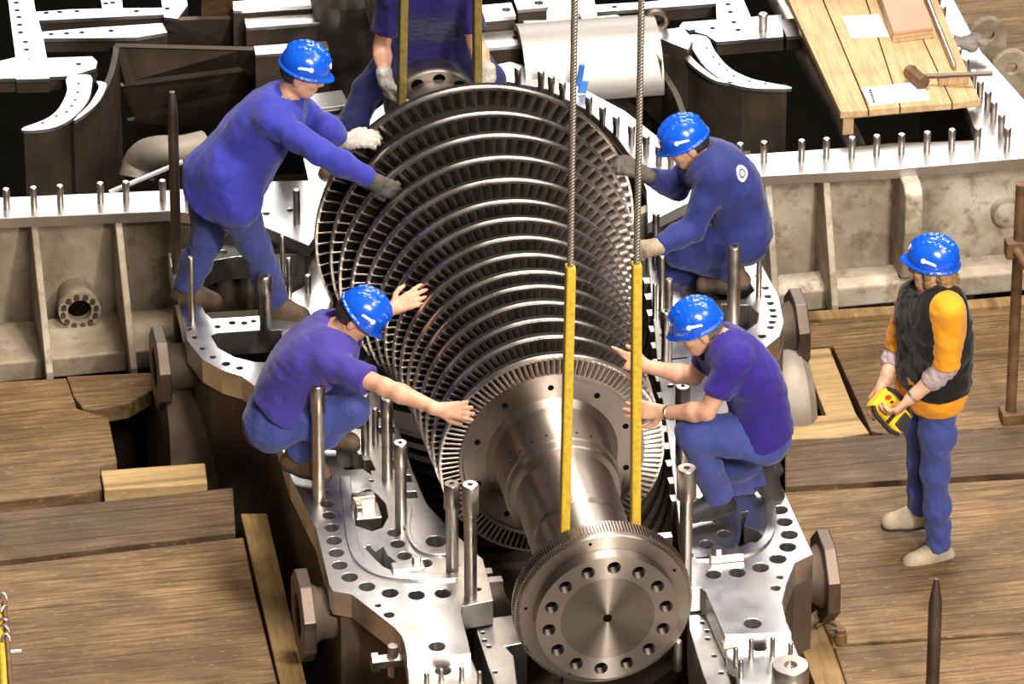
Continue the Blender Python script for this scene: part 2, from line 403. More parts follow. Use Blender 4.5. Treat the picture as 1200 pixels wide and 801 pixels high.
# outer walls below the flange
lw = outl(left_out, H); rw = outl(right_out, H)
MB().wall([p + Vector((.035, 0)) for p in lw], -1.4, H - .12, .06).build('casing_wall', M['cast'], fc)
MB().wall([p - Vector((.002, 0)) for p in rw[3:]], -1.4, H - .12, -.06).build('casing_wall', M['cast'], fc)
# inner pocket walls seen through the big openings
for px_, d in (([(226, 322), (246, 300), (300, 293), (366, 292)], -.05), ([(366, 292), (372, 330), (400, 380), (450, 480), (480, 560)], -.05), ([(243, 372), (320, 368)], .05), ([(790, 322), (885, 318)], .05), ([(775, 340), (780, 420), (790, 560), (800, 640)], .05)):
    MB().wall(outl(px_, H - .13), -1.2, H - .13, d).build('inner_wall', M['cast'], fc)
# front pedestal plates
hp = .44
mb = MB(); mb.prism(outl([(477, 777), (553, 771), (585, 850), (480, 850)], hp), hp - .4, hp, [[Vector(q) for q in circ(P(519, 785, hp).x, P(519, 785, hp).y, .036)]])
mb.build('bearing_pedestal', M['machined'], fc, bevel=.006)
mb = MB(); mb.prism(outl([(850, 752), (928, 746), (945, 790), (958, 850), (885, 850), (866, 800), (862, 778), (852, 770)], hp), hp - .4, hp, [circ(P(890, 758, hp).x, P(890, 758, hp).y, .03)])
mb.build('bearing_pedestal', M['machined'], fc, bevel=.006)
hq = .36
sp = [(564, 731, 3), (566, 741, 2.5), (568, 750, 3), (573, 757, 3), (580, 787, 3)]
mb = MB(); mb.prism(outl([(555, 726), (603, 720), (618, 752), (592, 757), (602, 768), (606, 800), (616, 850), (596, 850), (570, 775)], hq), hq - .3, hq, [circ(P(x, y, hq).x, P(x, y, hq).y, r / 250) for x, y, r in sp])
mb.build('oil_seal_plate', M['machined'], fc, bevel=.004)
sp = [(816, 712, 3), (823, 720, 2.5), (823, 729, 3), (829, 739, 3), (829.5, 748, 3), (837, 768, 3), (845, 788, 3)]
mb = MB(); mb.prism(outl([(806, 706), (822, 701), (848, 766), (870, 850), (846, 850), (824, 790), (808, 738)], hq), hq - .3, hq, [circ(P(x, y, hq).x, P(x, y, hq).y, r / 250) for x, y, r in sp])
mb.build('oil_seal_plate', M['machined'], fc, bevel=.004)
for x, y, h in ((862, 778, .09), (880, 770, .1), (905, 768, .1), (926, 772, .09), (868, 793, .09), (500, 801, .06), (517, 796, .06), (541, 796, .07), (562, 799, .06), (655, 794, .12), (794, 780, .14)):
    z0 = hp - .2 if x in (655, 794) else hp
    p = P(x, y, z0); stud_mb(p.x, p.y, z0 - .02, z0 + h, .012 if h < .11 else .02, hole=False).build('pin', M['stud'], fc, smooth=40)
p = P(926, 800, hp); stud_mb(p.x, p.y, hp, hp + .10, .085).build('cap_nut', M['stud'], fc, smooth=40)
p = P(466, 790, .3); mb = MB(); mb.cyl((p.x - .1, p.y, .38), (p.x + .08, p.y, .38), .035, seg=6); mb.cyl((p.x - .02, p.y, .3), (p.x - .02, p.y, .46), .025, seg=8); mb.cyl((p.x - .12, p.y, .38), (p.x - .09, p.y, .38), .05, seg=6)
mb.build('pipe_fitting', M['stud'], fc, smooth=30)
p = P(854, 757, hp); MB().box((p.x, p.y, hp + .015), (.07, .04, .03), Matrix.Rotation(.2, 3, 'Z')).build('clip', M['machined'], fc, bevel=.004)
# saddle between the necks, dark
a, b = P(548, 708, .1), P(830, 690, .1)
MB().box(((a.x + b.x) / 2, (a.y + b.y) / 2 + .25, -.55), (b.x - a.x - .1, .4, .9)).build('bearing_saddle', M['cast'], fc)

# studs: top px, base px, radius px, head length px, head radius px
STUD = [(374, 450, 586, 7.5, 34, 9), (470, 518, 618, 7, 32, 8.5), (454, 466, 560, 6.5, 25, 7.5), (428, 462, 528, 5, 0, 5), (530, 566, 667, 7.5, 30, 9.5), (551.5, 567, 699, 7.5, 36, 10),
        (803, 548, 681, 7.5, 36, 11.5), (859, 288, 385, 8, 0, 8.5), (311.5, 322, 392, 7, 24, 8.5), (799, 452, 540, 8, 22, 9), (779.5, 364, 425, 5, 22, 6.5)]
for x, yt, yb, r, hd, rh in STUD:
    b = P(x + (yb - yt) * (600 - x) * 7e-5 * 0, yb, H); t = PY(x, yt, b.y)
    k = 1 / 250
    stud_mb(b.x, b.y, H - .02, t.z, r * k, hd * k / .853 if hd else 0, rh * k).build('stud', M['stud'], fc, smooth=40)
ROD = [(225.5, 301, 375, 4), (332, 276, 343, 3.2), (348.5, 222, 292, 4.5), (339, 302, 345, 3.4), (361, 322, 342, 4), (768, 250, 310, 4.5), (775, 300, 372, 4), (783, 327, 420, 5), (767, 332, 372, 3), (889, 262, 347, 3.5), (440, 478, 520, 4)]
for x, yt, yb, r in ROD:
    b = P(x, yb, H); t = PY(x, yt, b.y)
    stud_mb(b.x, b.y, H - .02, t.z, r / 250, hole=False).build('guide_rod', M['stud'], fc, smooth=40)
b = P(207.5, 318, H); t = PY(203, 107, b.y); L = t.z - H
MB().lathe([(0, -.9), (.026, -.9), (.026, L - .13), (.024, L - .08), (.014, L - .003), (0, L)], (b.x, b.y, H), (0, 0, 1), 16).build('guide_pin', M['dark_steel'], fc, smooth=40)

# side nozzles: pipe with an octagonal flange plate, axis along X
def nozzle(px, py, z, side, dia, depth=.3, name='nozzle'):
    c = P(px, py, z); n = MB(); R = dia / 2
    inner = c - Vector((side * depth, 0, 0))
    n.lathe([(R * .62, -.1), (R * .56, depth * .35), (R * .58, depth * .7), (R * .78, depth - .01)], inner, (side, 0, 0), 28)
    o = n.build(name, M['cast'], fc, smooth=40)
    f = MB(); oct_ = [(R * 1.04 * math.cos(PI / 8 + k * PI / 4), R * 1.04 * math.sin(PI / 8 + k * PI / 4)) for k in range(8)]
    hole = circ(0, 0, R * .5, 24); tmp = MB(); tmp.prism(oct_, -.03, .03, [hole])
    f.add([Vector((c.x + v[2], c.y + v[0], c.z + v[1])) for v in tmp.v], tmp.f)
    f.build('flange_plate', M['dark_steel'], o, bevel=.006)
nozzle(188, 431, .28, -1, .40, .24)
nozzle(356, 720, .28, -1, .42, .24)
nozzle(934, 384, .28, 1, .38, .28)
nozzle(967, 674, .28, 1, .42, .26)
# bell shaped exhaust stubs low on both sides
c = P(930, 452, 0.05); MB().lathe([(.18, -.5), (.2, -.22), (.27, -.12), (.31, 0), (.30, .05), (.25, .09), (.0, .1)], (c.x - .02, c.y, c.z - .12), (1, 0, .0), 36).build('exhaust_stub', M['stub'], fc, smooth=35)
c = P(190, 505, -.05); MB().lathe([(.22, -.75), (.24, -.45), (.3, -.2), (.42, 0), (.40, .04), (.0, .04)], (c.x + .02, c.y, c.z - .15), (-1, 0, .08), 36).build('exhaust_stub', M['cast'], fc, smooth=35)
# half rings of the blade carrier in the bore
def half_ring(y, ri, ro, w, mat, name, zc=H - .002):
    pr = [(ri, 0), (ri, w), (ro, w), (ro, 0), (ri, 0)]
    mb = MB(); mb.lathe(pr, (AX, y, zc), (0, 1, 0), 40, PI / 2, 3 * PI / 2, ref=(0, 0, 1))
    n = 41
    for s in (0, 40): mb.f.append(tuple(len(mb.v) - 5 * n + j * n + s for j in range(4)))
    o = mb.build(name, mat, fc, smooth=40); o.data.materials.append(M['machined'])
    for f_ in o.data.polygons:
        if len(f_.vertices) == 4 and abs(f_.normal.z) > .95 and f_.center.z > zc - .001: f_.material_index = 1
    return o
for i in range(14):
    y = -.72 + i * .15; R = .54 + (.79 - .54) * i / 13 + .035
    half_ring(y, R, R + .13, .055, M['cast'], 'stator_ring')
for i in range(4):
    half_ring(-1.02 - i * .075, .42 - i * .035, .52 - i * .03, .045, M['silver'], 'gland_ring')
half_ring(-.9, .86, .93, 2.7, M['cast'], 'carrier_shell', H - .16)
# ------------------------------------------------------------------ rotor
rotor = thing('turbine_rotor', 'large bladed steel turbine rotor hanging in yellow slings between the workers', 'turbine rotor', (AX, -2.13, AZ))
def axis_y(py):                       # image row of a centre on the shaft axis -> y
    best = None
    lo, hi = -4.0, 6.0
    for _ in range(60):
        m = (lo + hi) / 2
        if pix((AX, m, AZ))[1] > py: lo = m
        else: hi = m
    return lo
TS = [0, .07, .134, .197, .257, .311, .375, .438, .508, .574, .653, .736, .818, .90, 1.0]
RK = [.52, .526, .531, .537, .543, .55, .56, .572, .59, .615, .65, .685, .716, .728, .774]
RK = [r * 1.008 for r in RK]
y0 = -2.134
TOPS = [417, 395, 375, 355, 336, 319, 299, 279, 257, 236, 211, 185, 159, 133, 102]
YK = []
for R, tp in zip(RK, TOPS):
    lo, hi = -3.0, 4.0
    for _ in range(40):
        m = (lo + hi) / 2
        if pix((AX + R * .115, m, AZ + R * .9934))[1] > tp: lo = m
        else: hi = m
    YK.append(lo)
YF, YR = YK[0], YK[-1]
# shaft: lathe about +Y, h measured from y0
hd = axis_y(533) - y0
hA = axis_y(579) - y0
prof = [(0, .068), (.328, .068), (.328, .07), (.385, .074), (.392, .08), (.392, .17), (.38, .18), (.21, .19), (.195, .21), (.195, .25), (.215, .27), (.228, .28), (.228, .60), (.216, .605), (.216, .64), (.230, .645), (.230, hA - .012), (.238, hA - .01), (.256, hA - .006), (.262, hA), (.262, hA + .05), (.272, hA + .055), (.272, hd - .06), (.28, hd - .03), (.31, hd), (.415, hd + .005), (.42, hd - .006), (.436, hd - .006), (.436, hd + .06)]
hub = [(.436, hd + .06)]
for k in range(15):
    R, yk = RK[k], YK[k] - y0; g = (YK[k + 1] - YK[k]) if k < 14 else .16
    hub += [(R - .09, max(yk - .035, hub[-1][1] + .002)), (R - .09, yk + .034), (R - .014, yk + .040), (R - .014, yk + min(.07, g - .05)), (R - .03, yk + min(.072, g - .045))]
hub += [(.5, YR - y0 + .2), (.2, YR - y0 + .3)]
mb = MB(); mb.lathe(prof, (AX, y0, AZ), (0, 1, 0), 96)
shaft = mb.build('shaft', M['rotor'], rotor, smooth=30)
mb = MB(); mb.lathe([(.021, .10), (.021, .0), (.212, 0), (.212, .01)], (AX, y0, AZ), (0, 1, 0), 96); mb.build('centre_face', M['rotor_dark'], rotor, smooth=30)
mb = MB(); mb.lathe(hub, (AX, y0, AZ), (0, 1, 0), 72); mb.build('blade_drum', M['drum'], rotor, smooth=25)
# rear journal and coupling flange
yb = axis_y(130)
mb = MB(); mb.lathe([(.17, YR - y0 + .25), (.17, yb - y0 - .02), (.18, yb - y0), (.225, yb - y0), (.235, yb - y0 + .008), (.24, yb - y0 + .02), (.24, yb - y0 + .11), (.2, yb - y0 + .12), (0, yb - y0 + .12)], (AX, y0, AZ), (0, 1, 0), 72)
mb.build('rear_coupling', M['silver'], rotor, smooth=30)
for k in range(10):
    a = 2 * PI * k / 10 + .18
    q = Vector((AX + .178 * math.cos(a), yb, AZ + .178 * math.sin(a)))
    MB().lathe([(.033, -.002), (0, -.002)], q, (0, 1, 0), 16).build('bolt_hole', M['black_hole'], rotor)
# front coupling: drilled flange and teeth
tmp = MB(); tmp.prism(circ(0, 0, .324, 96), 0, .066, [circ(0, 0, .2125, 72)] + [circ(.267 * math.cos(2 * PI * k / 14 + .12), .267 * math.sin(2 * PI * k / 14 + .12), .031, 20) for k in range(14)])
mb = MB(); mb.add([(AX + v[0], y0 + v[2], AZ + v[1]) for v in tmp.v], tmp.f); mb.build('coupling_flange', M['rotor'], rotor, smooth=30)
for k in range(14):
    a = 2 * PI * k / 14 + .12
    MB().lathe([(.0305, .05), (0, .05)], (AX + .267 * math.cos(a), y0, AZ + .267 * math.sin(a)), (0, 1, 0), 16).build('bolt_hole', M['black_hole'], rotor)
mb = MB(); mb.lathe([(.02, -.0005), (0, -.0005)], (AX, y0, AZ), (0, 1, 0), 16); mb.build('centre_hole', M['black_hole'], rotor)
for k in range(5):
    a = 2 * PI * k / 5 + .5
    q = Vector((AX + .36 * math.cos(a), y0 + .0725, AZ + .36 * math.sin(a)))
    MB().lathe([(.008, -.001), (0, -.001)], q, (0, 1, 0), 10).build('small_hole', M['black_hole'], rotor)
for k in range(10):
    a = 2 * PI * k / 10 + .33
    q = Vector((AX + .365 * math.cos(a), y0 + hd + .003, AZ + .365 * math.sin(a)))
    MB().lathe([(.015, -.002), (0, -.002)], q, (0, 1, 0), 12).build('balance_hole', M['black_hole'], rotor)
for k in range(24):
    a = 2 * PI * k / 24
    d = Vector((math.cos(a), 0, math.sin(a)))
    q = Vector((AX, y0 + hA + .1, AZ)) + d * .2725
    MB().lathe([(.007, 0), (0, 0)], q, d, 8).build('small_hole', M['black_hole'], rotor)
mb = MB()
NT = 170
for k in range(NT):
    a = 2 * PI * k / NT; R = Matrix.Rotation(-a, 3, 'Y')
    mb.box(Vector((AX, y0 + .135, AZ)) + R @ Vector((.396, 0, 0)), (.018, .075, .0085), R)
mb.build('ring_gear', M['rotor'], rotor)
# blade rows
def blade(mb, y, r0, r1, a, w, th, tw):
    """curved plate from radius r0 to r1 at angle a"""
    e = Vector((math.cos(a), 0, math.sin(a))); t = Vector((-math.sin(a), 0, math.cos(a))); yy = Vector((0, 1, 0))
    vs = []; fs = []; nc, nr = 4, 3
    for side in (0, 1):
        for j in range(nr):
            r = r0 + (r1 - r0) * j / (nr - 1); tt = tw * (1.0 - .25 * j / (nr - 1))
            for i in range(nc):
                s = i / (nc - 1) - .5
                camb = .07 * w * (1 - 4 * s * s)
                c = Vector((AX, y, AZ)) + e * r + yy * (s * w * math.cos(tt) - camb * math.sin(tt)) + t * (s * w * math.sin(tt) + camb * math.cos(tt))
                vs.append(c + t * (th * (.5 - side) * (1 - 1.6 * s * s)))
    m = nc * nr
    for j in range(nr - 1):
        for i in range(nc - 1):
            a0 = j * nc + i; q = (a0, a0 + 1, a0 + nc + 1, a0 + nc)
            fs.append(q); fs.append(tuple(k + m for k in reversed(q)))
        for i in (0, nc - 1):
            a0 = j * nc + i; fs.append((a0, a0 + nc, a0 + nc + m, a0 + m))
    mb.add(vs, fs)
rest = MB(); single = 0
for k in range(15):
    t = (YK[k] - YF) / (YR - YF); y = YK[k]; R = RK[k]
    nb = 116 if k == 0 else int(100 - 20 * t); th_ = .013 - .002 * t; w = .05 + .02 * t; ln = .088 if k == 0 else .10 + .06 * t
    mb = MB(); bw = .030 + .004 * t
    mb.lathe([(R - .008, -bw / 2), (R + .004, -bw / 2), (R + .006, -bw / 4), (R + .006, bw / 4), (R + .004, bw / 2), (R - .008, bw / 2), (R - .008, -bw / 2)], (AX, y, AZ), (0, 1, 0), 128)
    mb.build('shroud_ring', M['blade'], rotor, smooth=40)
    for i in range(nb):
        a = 2 * PI * (i + .37 * k) / nb
        if k == 0 and 0 <= a % (2 * PI) and single < 100 and math.sin(a) > -.75:
            b1 = MB(); blade(b1, y + .006, R - .10, R, a, w, .0125, .56); b1.build('blade', M['blade'], rotor, smooth=180); single += 1
        else:
            blade(rest, y + .006, R - .10, R, a, w, th_, .56)
rest.build('blade', M['blade'], rotor, smooth=180, kind='stuff')
# ------------------------------------------------------------------ slings
def sling(name, label, top, bot, join, r, shaft_y, side):
    """top, join, bot: pixels; the rope hangs in the plane across the shaft"""
    s = thing(name, label, 'sling', PY(*bot, shaft_y), 'wire rope slings carrying the rotor')
    a, b, c = PY(*top, shaft_y), PY(*join, shaft_y), PY(*bot, shaft_y)
    d = (a - b).normalized(); a2 = a + d * 5
    MB().tube([b - d * .1, b, a, a2], r, 10).build('wire_rope', M['rope'], s, smooth=60)
    return s, b, c
ysl = y0 + .235
def strap(s, pts, w, th, mat, y):
    n = len(pts); mb = MB(); vs = []
    for i, p in enumerate(pts):
        t = (pts[min(i + 1, n - 1)] - pts[max(i - 1, 0)]).normalized(); nn = Vector((t.z, 0, -t.x))
        for sx, sy in ((1, 1), (-1, 1), (-1, -1), (1, -1)): vs.append(p + nn * th * sx + Vector((0, w * sy, 0)))
    fs = []
    for i in range(n - 1):
        for k in range(4): fs.append((i * 4 + k, i * 4 + (k + 1) % 4, i * 4 + 4 + (k + 1) % 4, i * 4 + 4 + k))
    fs += [(3, 2, 1, 0), tuple((n - 1) * 4 + k for k in range(4))]
    mb.add(vs, fs); return mb.build('yellow_sleeve', mat, s, bevel=.008)
RS = .236
for side, top, join, bot, lab in ((-1, (673.5, -12), (668.5, 311), (661, 640), 'left front wire rope sling with a yellow sleeve around the shaft'), (1, (752, -12), (746, 308), (744.5, 622), 'right front wire rope sling with a yellow sleeve around the shaft')):
    s, b, c = sling('lifting_sling', lab, top, bot, join, .015, ysl, side)
    # tangent down to the shaft, then a quarter under it
    pts = [b + (c - b) * (i / 8) for i in range(9)]
    dx, dz = c.x - AX, c.z - AZ; a0 = math.atan2(dz, dx); a0 = a0 if side > 0 or a0 > 0 else a0 + 2 * PI
    r0 = math.hypot(dx, dz); a1 = -PI / 2 if side > 0 else 1.5 * PI
    for i in range(1, 11):
        t_ = i / 10; r_ = r0 + (.225 - r0) * min(1, t_ * 2.5); a_ = a0 + (a1 - a0) * t_
        pts.append(Vector((AX + r_ * math.cos(a_), ysl, AZ + r_ * math.sin(a_))))
    strap(s, pts, .03, .021, M['yellow'], ysl)
# ------------------------------------------------------------------ rear casing
HR = .65
rc = thing('lower_exhaust_casing', 'big rear steel casing with short studs round its white flange and beige ribbed walls', 'turbine casing', P(600, 230, 0))
def pl(pxs, name, mat, z=HR, th=.06, holes=(), parent=rc, bevel=.004, smooth=0):
    mb = MB(); mb.prism(outl(pxs, z, smooth), z - th, z, holes)
    return mb.build(name, mat, parent, bevel=bevel)
def hpx(x, y, r, z=HR):
    c = P(x, y, z); return circ(c.x, c.y, r / 250, 10)
pl([(-420, 277), (0, 255.5), (200, 247), (300, 262), (362, 288), (380, 262), (400, 205), (430, 165), (470, 128), (478, 100), (440, 128), (396, 158), (352, 172), (361, 211), (320, 212), (200, 222.5), (0, 231), (-420, 252)], 'flange', M['white_steel'], holes=[hpx(312, 250, 4), (hpx(340, 246, 4))])
pl([(575, 92), (640, 104), (690, 130), (722, 160), (745, 192), (757, 222), (759, 262), (800, 241), (880, 206.5), (1053, 197.5), (1230, 183), (1230, 150), (1150, 60), (1112, -12), (1084, -12), (1133, 128), (1143, 154), (1142, 164), (1043, 167.5), (987, 173), (930, 177), (867, 181), (832, 176), (800, 180), (775, 163), (733, 130), (690, 107), (640, 84), (598, 72), (570, 78)], 'flange', M['white_steel'])
for x, y in [(-115, 250), (-75, 248), (-35, 246), (8, 244), (40, 242), (71, 240), (118, 237), (148, 235.5), (191, 234), (220, 232), (252, 231), (867, 191), (895, 189), (939, 187), (968, 185), (998, 183.5), (1027, 181.5), (1056, 180), (1086, 177.5), (1115, 174.5), (1145, 172.5), (1180, 172.5), (1173, 157), (1164, 142), (1157, 130), (1148, 118), (1140, 106), (1131, 92), (1122, 80), (1114, 66), (1104, 30), (1098, 18), (1092, 6),
             (607, 100), (634, 104), (646, 110), (659, 117), (690, 134), (706, 146), (722, 157), (740, 168), (757, 180), (772, 192), (786, 198)]:
    b = P(x, y, HR); t = PY(x, y - (21 if x > 560 and x < 800 else 23), b.y)
    mb = MB(); L = t.z - HR + .0; r = .0165
    mb.lathe([(0, -.02), (r, -.02), (r, L * .55), (r * 1.15, L * .56), (r * 1.15, L - .006), (r * .9, L), (0, L)], b, (0, 0, 1), 12)
    mb.build('stud', M['stud'], rc, smooth=40)
# outer walls, ribs and sill
def wl(pxs, inset, z0, z1, th=.05, name='side_wall', mat='paint'):
    w = [p + Vector((0, inset)) for p in outl(pxs, HR)]
    return MB().wall(w, z0, z1, th).build(name, M[mat], rc)
wl([(-420, 277), (0, 255.5), (200, 247), (300, 262), (362, 288)], .15, -.05, HR - .05)
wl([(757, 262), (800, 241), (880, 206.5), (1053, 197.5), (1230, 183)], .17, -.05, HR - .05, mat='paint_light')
def sill(x0, x1, zt, ya, yb, mat='paint'):
    """sloping sill from the wall down to the deck edge"""
    mb = MB()
    sec = [(ya + .12, zt), (ya + .02, zt), (yb, .012), (yb, -.1), (ya + .12, -.1)]
    vs = [(x, y, z) for x in (x0, x1) for y, z in sec]; n = 5
    mb.add(vs, [tuple(range(n)), tuple(range(2 * n - 1, n - 1, -1))] + [(i, (i + 1) % n, n + (i + 1) % n, n + i) for i in range(n)])
    mb.build('sill', M[mat], rc, bevel=.01, merge=True)
L0, L1 = P(0, 255.5, HR), P(200, 247, HR); R0, R1 = P(880, 206.5, HR), P(1200, 186, HR)
sill(L0.x - 1.7, L1.x + .25, .03, P(92, 382, .03).y - .02, 1.83)
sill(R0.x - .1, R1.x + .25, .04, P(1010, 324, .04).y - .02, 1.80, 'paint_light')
def rib(xt, yt, xb, yb, th=.035, mat='paint'):
    """gusset: pixel of its top at the flange, pixel of its foot on the deck"""
    t = P(xt, yt, HR - .06); b = P(xb, yb, 0.02)
    x = (t.x + b.x) / 2; yw = t.y + .20
    pts = [(yw, HR - .06), (t.y + .01, HR - .06), (b.y, .02), (b.y, -.05), (yw + .2, -.05)]
    vs = [(x + s * th / 2, y, z) for s in (-1, 1) for y, z in pts]; n = len(pts)
    MB().add(vs, [tuple(range(n)), tuple(range(2 * n - 1, n - 1, -1))] + [(i, (i + 1) % n, n + (i + 1) % n, n + i) for i in range(n)]).build('rib', M[mat], rc, bevel=.006, merge=True)
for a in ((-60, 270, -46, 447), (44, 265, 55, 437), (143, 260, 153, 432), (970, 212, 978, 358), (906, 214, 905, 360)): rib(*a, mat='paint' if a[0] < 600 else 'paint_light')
t = P(1070, 205, HR); mb = MB()
x = t.x
pts = [(2.05, .60), (1.78, .60), (1.73, .56), (1.72, .35), (1.78, .05), (2.05, .0)]
n = 6; vs = [(x + s * .045, y, z) for s in (-1, 1) for y, z in pts]
mb.add(vs, [tuple(range(n)), tuple(range(2 * n - 1, n - 1, -1))] + [(i, (i + 1) % n, n + (i + 1) % n, n + i) for i in range(n)])
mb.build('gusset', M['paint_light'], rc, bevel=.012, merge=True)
# pipe port on the left wall
c = PY(92, 358, P(92, 251.6, HR).y + .03); k = MB()
k.lathe([(.062, .02), (.06, -.05), (.105, -.05), (.105, 0), (.09, .01), (.09, .16)], c, (0, 1, 0), 32); port = k.build('pipe_port', M['paint'], rc, smooth=40)
MB().lathe([(0, .0), (.062, .0), (.062, .03)], c, (0, 1, 0), 24).build('port_bore', M['black_hole'], port)
for i in range(12):
    a = 2 * PI * i / 12 + .15
    q = c + Vector((.084 * math.cos(a), -.05, .084 * math.sin(a)))
    MB().cyl(q, q + Vector((0, -.022, 0)), .013, seg=6).build('bolt', M['dark_steel'], port)
for s in (-.03, .035): MB().box(c + Vector((s, -.045, -.12)), (.012, .012, .05)).build('bolt', M['dark_steel'], port)
# boss on the right wall and the lifting lugs behind the right rim
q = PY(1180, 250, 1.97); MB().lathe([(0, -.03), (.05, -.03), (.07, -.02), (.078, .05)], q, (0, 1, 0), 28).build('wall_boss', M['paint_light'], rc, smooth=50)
for x, y in ((1157, 44), (1184, 82)):
    q = P(x, y, .58); mb = MB()
    o = [(-.10, -.14), (.10, -.14), (.10, .02)] + [(.10 * math.cos(a), .02 + .10 * math.sin(a)) for a in [i * PI / 8 for i in range(1, 8)]] + [(-.10, .02)]
    tmp = MB(); tmp.prism(o, -.02, .02, [circ(0, .02, .032, 16)])
    mb.add([q + Vector((v[0], v[2], v[1])) for v in tmp.v], tmp.f); mb.build('lifting_lug', M['paint'], rc, bevel=.005)
MB().wall(outl([(1230, 183), (1215, 140), (1150, 60), (1105, -20)], HR), -.05, HR - .04, .04).build('side_wall', M['paint'], rc)
# right inner rim wall and bottom
wl([(867, 183), (930, 179), (1043, 170), (1143, 166), (1143, 154), (1130, 120), (1084, -12)], 0, -1.2, HR - .05, -.03, 'inner_wall', 'duct')
wl([(-420, 252), (200, 222), (320, 211), (361, 210)], 0, -1.2, HR - .05, -.03, 'inner_wall', 'duct')
wl([(575, 94), (640, 106), (690, 132), (722, 162), (745, 194), (757, 224), (758, 258)], 0, -1.0, HR - .05, .03, 'inner_wall', 'duct')
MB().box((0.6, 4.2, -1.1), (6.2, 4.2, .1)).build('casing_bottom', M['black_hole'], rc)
# machined frames on the left and right of the exhaust opening
F = M['white_steel']
zf = HR
mb = MB(); web = MB()
for poly, hs in (([(7, -20), (36, -20), (42, 14), (50, 40), (55, 68), (58, 92), (19, 93), (18, 66)], [(19, 3), (20, 12), (22, 20), (23, 29), (24, 38), (30, 49), (31, 58), (32, 69), (33, 78)]),
                 ([(-20, 76), (18, 67), (54, 68), (108, 66), (114, 72), (112, 80), (84, 89), (-20, 93)], [(36, 70), (37, 80), (92, 75)]),
                 ([(41, 14), (80, 11), (118, 10), (190, 9), (192, 17), (44, 24)], [(54, 15), (70, 14), (90, 13), (160, 13)]),
                 ([(49, 37), (100, 33), (160, 29), (190, 27), (196, 38), (160, 44), (50, 45)], [(60, 40), (78, 39), (96, 38), (130, 36)]),
                 ([(115, -20), (141, -20), (144, 10), (120, 11)], [(124, 4), (132, 3)]), ([(186, -20), (214, -20), (220, 6), (208, 22), (192, 20)], [(196, 10)])):
    zf -= .0015; mb.prism(outl(poly, zf), zf - .02, zf, [hpx(x, y, 3.6, zf) for x, y in hs]); web.prism(outl(poly, zf - .02), zf - .10, zf - .022)
mb.build('machined_frame', F, rc)
web.build('frame_web', M['duct'], rc)
mb = MB(); web = MB(); zf = HR
for poly, hs in (([(838, -20), (863, -20), (880, 20), (916, 17), (918, 43), (840, 49), (828, 41), (806, 35), (796, 31), (800, 26), (840, 23)], [(853, 5), (856, 14), (860, 26), (865, 35), (812, 36), (835, 33)]),
                 ([(913, 23), (934, 21), (937, 42), (922, 43)], []), ([(690, 6), (760, 2), (838, -6), (840, 4), (760, 10), (700, 14)], [(720, 8)])):
    zf -= .0015; mb.prism(outl(poly, zf), zf - .02, zf, [hpx(x, y, 3.6, zf) for x, y in hs]); web.prism(outl(poly, zf - .02), zf - .10, zf - .022)
mb.build('machined_frame', F, rc); zf = HR; web.build('frame_web', M['duct'], rc)
b = P(894, 34, HR); stud_mb(b.x, b.y, HR, HR + .09, .022, .02, .027).build('bolt', M['silver'], rc, smooth=40)
# guide vanes: white curved rims over dark curved plates
def vane(rim, holes, drop, body, name='guide_vane'):
    mb = MB(); rim = [tuple(p_) for p_ in catmull(rim, 3, True)]; mb.prism(outl(rim, zf), zf - .018, zf, [hpx(x, y, 2.2) for x, y in holes]); mb.build('vane_rim', F, rc)
    MB().wall(catmull(outl(body, zf - .04), 4), zf - drop, zf - .03, .03).build(name, M['duct'], rc, smooth=30)
vane([(79, 90), (106, 88), (107, 104), (103, 118), (92, 132), (76, 144), (56, 151), (28, 153), (28, 149), (52, 140), (66, 130), (75, 116), (79, 104)], [(92, 98), (91, 108), (88, 117), (84, 124), (78, 131), (66, 136), (50, 144)], 1.3, [(28, 153), (56, 151), (76, 144), (92, 132), (103, 118), (107, 104)])
vane([(113, 95), (121, 96), (125, 100), (119, 114), (108, 127), (88, 141), (90, 136), (103, 124), (112, 110), (116, 101)], [], 1.3, [(86, 142), (108, 128), (121, 114), (132, 92), (138, 70), (140, 55)])
vane([(804, 42), (828, 43), (838, 60), (856, 80), (884, 93), (924, 101), (922, 104), (880, 103), (852, 96), (828, 80), (812, 58)], [(828, 56), (836, 67), (843, 75), (852, 82), (860, 89), (878, 95), (897, 98)], 1.3, [(812, 60), (828, 82), (852, 97), (880, 104), (922, 104)])
vane([(800, 58), (806, 62), (822, 78), (842, 92), (862, 97), (840, 95), (818, 82), (803, 68)], [], 1.3, [(757, 60), (775, 66), (800, 72), (830, 92), (870, 108)])
# big dark duct plates
def plate3(pts, name, mat='duct', th=.02):
    """pts: (px, py, z)"""
    vs = [P(x, y, z) for x, y, z in pts]
    nn = (vs[1] - vs[0]).cross(vs[2] - vs[0]).normalized() * th
    k = len(vs); mb = MB(); mb.add(vs + [v + nn for v in vs], [tuple(range(k)), tuple(range(2 * k - 1, k - 1, -1))] + [(i, (i + 1) % k, k + (i + 1) % k, k + i) for i in range(k)])
    return mb.build(name, M[mat], rc, merge=True)
plate3([(135, 55, .62), (297, 59, .62), (298, 82, .40), (148, 101, .40)], 'duct_plate')
plate3([(142, 101, .40), (298, 82, .40), (298, 112, .12), (160, 142, .12)], 'duct_plate')
plate3([(150, 142, .12), (298, 112, .12), (300, 160, -.25), (172, 172, -.25)], 'duct_plate')
plate3([(196, 24, .62), (283, 22, .62), (284, 57, .35), (194, 54, .35)], 'duct_plate', 'cast')
plate3([(236, -5, .8), (272, -5, .8), (274, 18, .62), (236, 20, .62)], 'duct_plate', 'rust')
